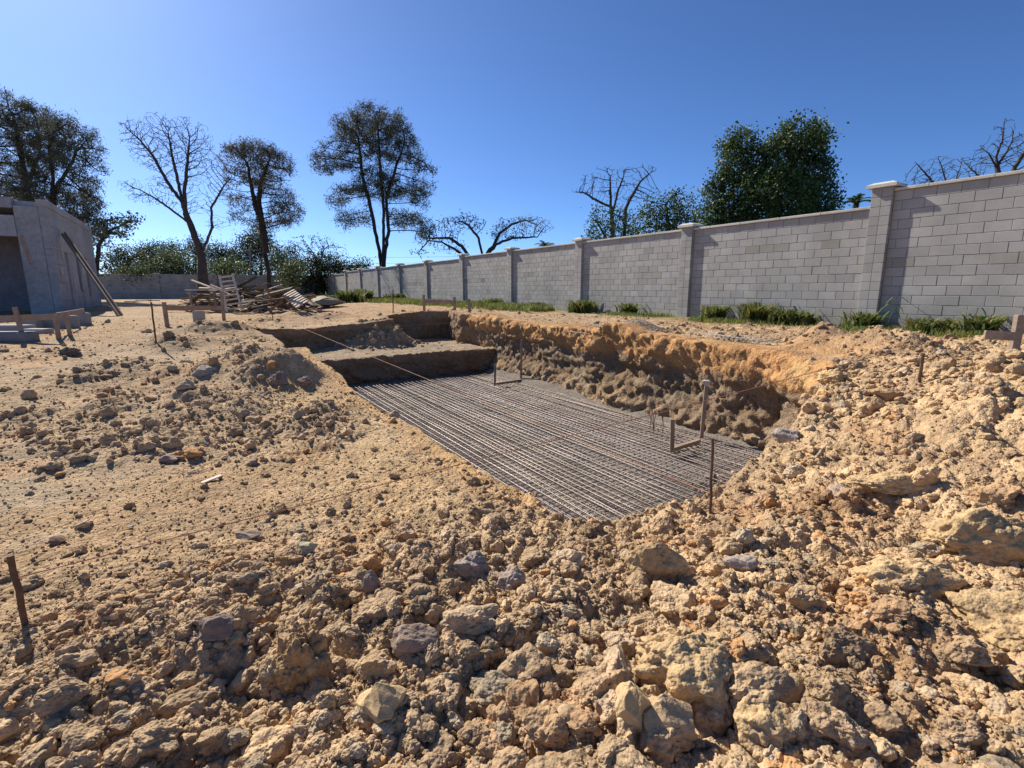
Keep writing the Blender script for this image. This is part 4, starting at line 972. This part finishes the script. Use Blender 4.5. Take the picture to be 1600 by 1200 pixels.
def wood(name, N, par, r, mt, parent, origin, sides=6):
    idx = np.where(par >= 0)[0]; a = N[par[idx]]; b = N[idx]; ra = np.minimum(r[par[idx]], r[idx] * 1.5); rb_ = r[idx]
    t = b - a; L = np.maximum(1e-6, np.linalg.norm(t, axis=1)); t = t / L[:, None]; h = np.where(np.abs(t[:, 2:3]) < .9, np.array([[0, 0, 1.]]), np.array([[1., 0, 0]]))
    x = np.cross(t, h); x /= np.linalg.norm(x, axis=1)[:, None]; y = np.cross(t, x); a = a - t * (ra * .3)[:, None]; b = b + t * (rb_ * .3)[:, None]
    V = []
    for c, rr in ((a, ra), (b, rb_)):
        for k in range(sides):
            q = 2 * math.pi * k / sides; V.append(c + rr[:, None] * (math.cos(q) * x + math.sin(q) * y))
    V = np.stack(V, 1).reshape(-1, 3); base = (np.arange(len(idx)) * 2 * sides)[:, None, None]
    F = (np.array([(k, (k + 1) % sides, sides + (k + 1) % sides, sides + k) for k in range(sides)])[None] + base).reshape(-1, 4)
    return mesh_np(name, V - np.array(origin)[None], F, M[mt], parent, smooth=True, col=np.ones((len(V), 3)))
def leaves(name, P, mt, parent, origin, seed, per, spread, ln, wd, tuft=True, colr=(.6, 1.35), tone=(1, 1, 1), droop=0):
    rg_ = np.random.default_rng(seed); n = len(P); m = n * per; C = np.repeat(P, per, 0); clump = np.repeat(rg_.uniform(*colr, n), per)
    d = rg_.normal(size=(m, 3)); d[:, 2] += .3 - droop; d /= np.linalg.norm(d, axis=1)[:, None]
    s = np.cross(d, rg_.normal(size=(m, 3))); s /= np.linalg.norm(s, axis=1)[:, None]; L = rg_.uniform(.6, 1.2, m)[:, None] * ln; Wd = rg_.uniform(.6, 1.3, m)[:, None] * wd
    if tuft:
        b = C + rg_.normal(0, spread, (m, 3)) * .4 ; V = np.stack([b - s * Wd * .5, b + s * Wd * .5, b + d * L], 1).reshape(-1, 3); F = np.arange(m * 3).reshape(-1, 3); k = 3
    else:
        b = C + rg_.normal(0, spread, (m, 3)); V = np.stack([b - d * L * .5, b + s * Wd * .5, b + d * L * .5, b - s * Wd * .5], 1).reshape(-1, 3); F = np.arange(m * 4).reshape(-1, 4); k = 4
    col = (clump * rg_.uniform(.85, 1.15, m))[:, None] * np.array(tone)[None]; col = np.repeat(col, k, 0)
    return mesh_np(name, V - np.array(origin)[None], F, M[mt], parent, col=col)
def T(px, py, Y): return np.array(PD(px, py, Y))
def tree(name, label, Y, trunks, blobs, natt, step, infl, kill, seed, tip=.02, rmax=.3, leaf=None, flare=0, bark='bark', up=.08, depth=.8, group='trees around the site', cat='tree', shell=0, ex=2.3):
    """trunks: polylines of pixels at distance Y; blobs: (px, py, rx, ry) of the crown in pixels"""
    k = Y / FPX; rnd_ = random.Random(seed); TP = []
    for j, tr_ in enumerate(trunks):
        off = 0
        TP.append([T(p[0], p[1], Y + (p[2] if len(p) > 2 else rnd_.gauss(0, .15) * (i > 0) * (1 if len(tr_) > 2 else 0))) for i, p in enumerate(tr_)])
    B = []
    for b in blobs:
        rx = b[2] * k; ry = b[3] * k; dy = b[4] if len(b) > 4 else rnd_.gauss(0, rx * .3); c = T(b[0], b[1], Y + dy); B.append((c[0], c[1], c[2], rx, max(rx, ry) * depth if False else rx * depth, ry))
    N, par, ntr = grow(None, B, natt, step, infl, kill, seed, TP, up_bias=up, shell=shell)
    r, ch = radii(N, par, tip, ex, rmax, ntr); org = tuple(TP[0][0])
    r = r * (1 + flare * np.clip(1 - (N[:, 2] - org[2]) / 4.5, 0, 1)); root = empty(name, org, 0, label, cat, group)
    wood('trunk', N, par, r, bark, root, org)
    if leaf:
        tips = N[(ch == 0) & (np.arange(len(N)) >= ntr)]; thin = N[(r < tip * leaf.get('thin', 2.2)) & (np.arange(len(N)) >= ntr)]
        P = thin if leaf.get('all', True) and len(thin) > 20 else tips
        rg_ = np.random.default_rng(seed + 3)
        fr = leaf.get('frac', 1)
        if fr < 1:
            # whole sprays are missing, so sky shows through in gaps
            P = P[(n3(P, leaf.get('gap', .5), seed) + rg_.normal(0, .15, len(P))) > np.quantile(n3(P, leaf.get('gap', .5), seed), 1 - fr)]
        leaves('crown', P, leaf['mat'], root, org, seed + 1, leaf['per'], leaf['spread'], leaf['ln'], leaf['wd'], leaf.get('tuft', True), leaf.get('colr', (.6, 1.35)), leaf.get('tone', (1, 1, 1)), leaf.get('droop', 0))
    return root
PINE = dict(mat='pine', per=46, spread=.55, ln=.36, wd=.055, tuft=True, thin=1.8)
# tall triple stemmed pine behind the long wall
tree('pine_tree', 'tall triple stemmed pine rising behind the wall, the tallest tree in the middle', 47,
     [[(598, 470), (596, 415), (588, 370), (578, 320), (566, 270), (560, 215)], [(600, 470), (598, 415), (600, 330), (594, 260), (590, 195)], [(604, 470), (600, 410), (607, 360), (603, 310), (618, 262), (632, 225)]],
     [(585, 195, 45, 30), (555, 222, 42, 36), (612, 215, 36, 36), (530, 240, 38, 26), (507, 250, 22, 22), (580, 250, 40, 30), (632, 250, 34, 26), (658, 277, 26, 28), (615, 290, 40, 24), (655, 305, 22, 22), (560, 300, 40, 12), (525, 318, 18, 8), (540, 345, 20, 12), (645, 345, 28, 14), (665, 365, 16, 14), (625, 340, 18, 10)],
     3000, .40, 3.2, .50, 21, .018, .25, dict(PINE, frac=.78), shell=.1)
tree('pine_tree', 'rounded pine with a leaning trunk standing in front of the far wall', 50,
     [[(421, 468), (420, 430), (414, 395), (408, 350), (398, 320), (392, 285), (386, 255)], [(416, 395), (411, 350), (404, 318), (408, 285), (420, 250)]],
     [(372, 245, 28, 20), (400, 240, 34, 18), (428, 258, 28, 20), (445, 280, 14, 24), (365, 275, 18, 22), (400, 275, 38, 20), (430, 300, 26, 12), (445, 328, 27, 20), (430, 345, 24, 10), (375, 308, 28, 9), (362, 335, 10, 12), (455, 345, 14, 8), (395, 350, 10, 8)],
     2200, .40, 3.2, .50, 22, .018, .26, dict(PINE, frac=.82, tone=(1.05, .9, .85)), shell=.2)
# bare tree
tree('bare_tree', 'large leafless tree with a forked dark trunk before the far wall', 44,
     [[(318, 470), (317, 440), (315, 400), (305, 370), (291, 335), (282, 300), (275, 270), (268, 240), (262, 205)], [(315, 395), (332, 355), (330, 325), (350, 290), (362, 275)], [(291, 335), (288, 300), (292, 260), (296, 220)], [(300, 352), (255, 318), (225, 300), (200, 288)], [(286, 318), (262, 285), (240, 245), (215, 215), (195, 198)]],
     [(250, 205, 34, 26), (290, 215, 40, 30), (222, 215, 32, 26), (205, 210, 18, 24), (300, 250, 40, 34), (325, 260, 20, 40), (250, 240, 44, 30), (270, 290, 40, 16), (205, 292, 22, 12), (235, 312, 34, 10), (335, 300, 16, 24), (355, 290, 14, 30), (340, 350, 22, 12), (300, 320, 30, 18)],
     4200, .28, 2.8, .25, 23, .009, .27, None, 1.0, 'twig', up=.35, shell=.05, ex=2.1)
# flat crowned sparse tree
tree('acacia_tree', 'low flat crowned tree with sparse leaves spreading over the wall', 38,
     [[(735, 440), (733, 405), (715, 392), (690, 378), (668, 376)], [(733, 402), (722, 385), (702, 372), (665, 372)], [(754, 430), (754, 400), (748, 372), (732, 352), (722, 346)], [(764, 430), (762, 396), (775, 382), (800, 372), (840, 370)], [(770, 388), (780, 365), (800, 350), (822, 344)]],
     [(690, 360, 32, 12), (720, 345, 32, 10), (745, 350, 18, 10), (665, 372, 22, 14), (700, 385, 30, 12), (800, 350, 30, 10), (830, 345, 30, 9), (850, 355, 20, 9), (800, 365, 34, 9), (780, 365, 16, 10), (655, 395, 14, 8)],
     1700, .26, 2.2, .30, 24, .011, .17, dict(mat='pine', per=5, spread=.14, ln=.2, wd=.07, tuft=False, thin=1.5, frac=.75, tone=(1.1, 1.1, .9)), 0, 'twig', up=.0, shell=.2)
tree('bare_tree', 'leafless flat topped tree above the small bushes behind the wall', 34,
     [[(957, 400), (957, 350), (954, 315), (953, 275)], [(974, 400), (978, 325), (985, 310), (1000, 285), (1018, 268)], [(957, 325), (930, 312), (910, 300), (895, 300)], [(958, 330), (965, 300), (975, 275)]],
     [(925, 298, 32, 6), (950, 275, 28, 14), (985, 275, 30, 14), (1010, 265, 18, 10), (970, 300, 34, 14), (1015, 300, 22, 10), (1000, 312, 24, 5), (920, 280, 16, 8)],
     1500, .20, 2.0, .22, 25, .009, .15, None, 0, 'twig', up=.05, shell=.3)
LEAF = dict(mat='leaf', per=9, spread=.16, ln=.12, wd=.075, tuft=False, thin=3.0)
tree('leafy_tree', 'big dense dark green tree rising behind the wall at right', 21,
     [[(1215, 400), (1215, 300), (1190, 240)], [(1215, 300), (1255, 230)]],
     [(1155, 228, 26, 22), (1150, 262, 30, 26), (1125, 295, 26, 26), (1120, 330, 24, 28), (1160, 330, 44, 36), (1252, 212, 40, 20), (1280, 225, 16, 22), (1225, 232, 26, 16), (1200, 258, 36, 28), (1262, 265, 36, 40), (1215, 310, 60, 44), (1285, 300, 24, 30), (1290, 335, 24, 28), (1260, 350, 50, 24), (1110, 345, 18, 20), (1190, 236, 14, 14)],
     3000, .20, 1.8, .26, 26, .012, .22, dict(LEAF, per=44, colr=(.35, 1.6)), shell=.45)
tree('leafy_tree', 'medium green bushy tree just left of the big dense tree', 25,
     [[(1045, 420), (1045, 360), (1040, 320)]], [(1035, 335, 38, 28), (1075, 345, 30, 26), (1015, 358, 28, 20), (1050, 365, 50, 30), (1010, 375, 30, 20), (1065, 315, 22, 12), (1060, 300, 14, 8)],
     900, .22, 1.8, .34, 27, .012, .15, dict(LEAF, per=26, spread=.18, colr=(.5, 1.5)), shell=.4)
tree('leafy_tree', 'small grey green bush behind the wall under the leafless flat topped tree', 28,
     [[(945, 420), (945, 370)], [(975, 420), (975, 350)]], [(940, 345, 22, 24), (965, 345, 24, 24), (985, 350, 20, 20), (955, 365, 40, 26), (930, 370, 18, 18)],
     700, .24, 1.8, .36, 28, .012, .12, dict(LEAF, per=22, spread=.2, tone=(.85, .95, 1.1)), shell=.4)
# bare trees behind the wall at the right edge
tree('bare_tree', 'leafless spiky tree behind the wall at the upper right corner', 22,
     [[(1560, 330), (1560, 272), (1556, 245), (1566, 220), (1570, 185)], [(1558, 262), (1545, 240), (1530, 228)], [(1580, 300), (1585, 262), (1600, 240), (1625, 225)], [(1560, 258), (1580, 225), (1584, 205)]],
     [(1568, 215, 20, 26), (1540, 240, 20, 14), (1580, 235, 22, 24), (1610, 230, 26, 22), (1560, 255, 34, 10), (1640, 240, 30, 30)], 1100, .14, 1.4, .17, 29, .008, .09, None, 0, 'twig', up=.4, shell=.2)
tree('bare_tree', 'leafless low branching tree just right of the nearest pier behind the wall', 24,
     [[(1480, 400), (1480, 340), (1478, 285), (1472, 260), (1466, 248)], [(1480, 400), (1465, 340), (1462, 290), (1445, 270), (1430, 252)], [(1480, 400), (1492, 340), (1494, 280), (1504, 250)], [(1480, 400), (1532, 335), (1535, 280), (1515, 262), (1502, 248)]],
     [(1440, 275, 22, 14), (1468, 260, 22, 16), (1500, 262, 22, 16), (1525, 262, 20, 14), (1480, 285, 50, 10), (1425, 285, 14, 8)], 1100, .14, 1.4, .17, 30, .008, .08, None, 0, 'twig', up=.35, shell=.2)
# pines over the building
tree('pine_tree', 'large hazy pine behind the building at the far left', 46,
     [[(52, 400), (48, 320), (38, 270), (28, 220), (20, 180)], [(48, 320), (42, 290), (62, 240), (60, 200)]],
     [(10, 175, 40, 26), (45, 185, 40, 24), (0, 215, 50, 34), (50, 220, 44, 28), (15, 260, 55, 30), (-30, 200, 40, 50), (0, 300, 60, 26), (-40, 270, 50, 50), (60, 260, 30, 20)],
     2400, .42, 3.4, .55, 31, .018, .30, dict(PINE, frac=.82), shell=.1)
tree('pine_tree', 'second hazy pine with drooping boughs right behind the building', 43,
     [[(86, 400), (84, 330), (82, 270), (76, 230), (92, 200)], [(84, 300), (110, 260), (120, 235)]],
     [(90, 200, 34, 22), (115, 215, 34, 24), (138, 240, 24, 26), (150, 270, 18, 16), (110, 255, 40, 22), (80, 235, 30, 28), (120, 295, 42, 26), (145, 320, 26, 22), (95, 320, 50, 34), (60, 300, 40, 34), (140, 350, 24, 26), (100, 360, 50, 26)],
     2600, .40, 3.2, .52, 32, .018, .26, dict(PINE, frac=.82), shell=.1)
tree('leafy_tree', 'tree with a leafy bough reaching right above the building corner', 40,
     [[(150, 430), (155, 380), (172, 360), (200, 348), (220, 345)], [(155, 385), (165, 370), (185, 358)]], [(185, 350, 32, 14), (205, 342, 20, 10), (180, 368, 22, 8), (160, 370, 16, 18), (152, 400, 14, 30)],
     420, .3, 2.4, .5, 33, .016, .16, dict(mat='pine', per=11, spread=.2, ln=.3, wd=.13, tuft=False, thin=2.2, tone=(1, 1.15, .9)), shell=.2)
# belt of trees beyond the far wall
belt = [(195, 405, 34, 26, 62, 'grey green', 1.0), (240, 402, 36, 24, 70, 'dull green', .9), (268, 392, 20, 18, 66, 'tall thin', 1.1), (280, 412, 40, 20, 58, 'rounded light green', 1.4), (345, 398, 34, 26, 66, 'dark', .8), (350, 418, 30, 14, 56, 'yellow green', 1.6),
        (390, 395, 28, 34, 64, 'dark tall', .7), (408, 372, 22, 26, 68, 'dark pointed', .7), (440, 405, 30, 24, 60, 'mid green', 1.0), (500, 412, 44, 16, 58, 'dark low', .7), (545, 418, 36, 10, 60, 'dark lowest', .75), (455, 420, 22, 12, 54, 'bright green', 1.5), (215, 425, 40, 14, 54, 'bluish green', 1.0), (305, 385, 20, 16, 72, 'small topped', 1.0)]
for i, (px, py, rx, ry, Y, nm, g) in enumerate(belt):
    loc_ = ['left of the bare tree', 'left of the bare tree', 'left of the bare tree', 'left of the bare tree', 'right of the bare tree', 'right of the bare tree', 'by the rounded pine', 'by the rounded pine', 'right of the rounded pine', 'left of the triple pine', 'left of the triple pine', 'right of the rounded pine', 'near the building', 'behind the bare tree'][i]
    k = Y / FPX; r_ = random.Random(100 + i); bl = [(px + r_.uniform(-.5, .5) * rx, py + r_.uniform(-.4, .3) * ry, rx * r_.uniform(.4, .7), ry * r_.uniform(.4, .75)) for _ in range(6)] + [(px, 440, rx * .8, 22), (px, py + ry * .5, rx * .9, ry * .6)]
    tree('leafy_tree', nm + ' tree beyond the far wall ' + loc_, Y, [[(px, 475), (px + 1, py + 5)]], bl, 700, .45, 4, .6, 200 + i, .025, .2, dict(mat='leaf', per=40, spread=.42, ln=.24, wd=.12, tuft=False, thin=3, tone=(g, g * .85, g * 1.3), colr=(.45, 1.5)), group='belt of trees beyond the far wall', shell=.3)
tree('leafy_tree', 'thin twiggy half bare tree left of the triple stemmed pine', 60, [[(497, 460), (497, 420), (490, 395)], [(497, 420), (505, 392)]], [(470, 385, 26, 16), (500, 385, 30, 18), (525, 395, 22, 14), (490, 372, 24, 8), (495, 405, 40, 10)],
     800, .34, 3, .5, 41, .018, .14, dict(mat='pine', per=3, spread=.2, ln=.22, wd=.1, tuft=False, thin=1.5, frac=.8), 0, 'twig', up=.1)
def palm(px, py, Y, s, label, seed, n=16):
    r_ = random.Random(seed); c = T(px, py, Y); root = empty('palm_tree', (c[0], c[1], c[2] - 4), 0, label, 'palm tree'); m = MB(); m.tube([c - np.array((0, 0, 4)), c], .13, 7); m.build('trunk', M['bark'], root)
    lf = MB()
    for i in range(n):
        a_ = r_.uniform(0, 6.28); e = r_.uniform(.1, 1.3); L = s * r_.uniform(.8, 1.1); d = np.array((math.cos(a_), math.sin(a_), 0)); sd0 = np.array((-math.sin(a_), math.cos(a_), 0)); P = []
        for k in range(9):
            t = k / 8; P.append(c + d * L * t * math.cos(e * (1 - .3 * t)) + np.array((0, 0, L * (math.sin(e) * t - .55 * t * t))))
        for k in range(1, 9):
            for s_ in (-1, 1):
                tip_ = P[k] + sd0 * s_ * s * .22 * math.sin(math.pi * (.15 + .8 * k / 9)) + (P[k] - P[k - 1]) * .8 - np.array((0, 0, s * .06)); lf.add([P[k - 1], P[k], tip_, tip_], [(0, 1, 2, 2)], (r_.uniform(.7, 1.2),) * 3)
        lf.tube(P, .02, 4, cap=False)
    lf.build('fronds', M['leaf'], root)
palm(1338, 318, 26, .9, 'dark palm fronds peeking over the wall left of the nearest pier', 5)
palm(852, 388, 30, .9, 'palm top showing over the wall right of the flat crowned tree', 6)
# utility pole and wires beyond the far wall
c = T(393, 470, 60); up_ = empty('utility_pole', (c[0], c[1], .5), 0, 'pale concrete utility pole beyond the far wall left of the rounded pine', 'utility pole'); t_ = T(390, 385, 60)
m = MB(); m.tube([c, t_], [.16, .11], 8); m.build('pole', M['pipe'], up_)
m = MB(); m.beam(t_ + np.array((-1, 0, -.4)), t_ + np.array((1, 0, -.4)), .1, .1); m.build('cross_arm', M['timber'], up_)
for k, dz in enumerate((-.3, -1.0, -1.7, -2.4)):
    m = MB(); a_ = t_ + np.array((-34, -2, dz)); b_ = t_ + np.array((40, 6, dz)); tt_ = np.linspace(0, 1, 24)[:, None]; pts = a_ + (b_ - a_) * tt_; pts[:, 2] -= 1.4 * (4 * tt_ * (1 - tt_))[:, 0] * .6
    m.tube(pts, .012, 4); o = m.build('power_line', M['stake'], None, origin=tuple(a_)); tag(o, ['highest', 'second highest', 'third', 'lowest'][k] + ' of the wires strung past the pale utility pole', 'wire', 'wires beyond the far wall')
print('objects', len(bpy.data.objects), 'polys', sum(len(m_.polygons) for m_ in bpy.data.meshes))
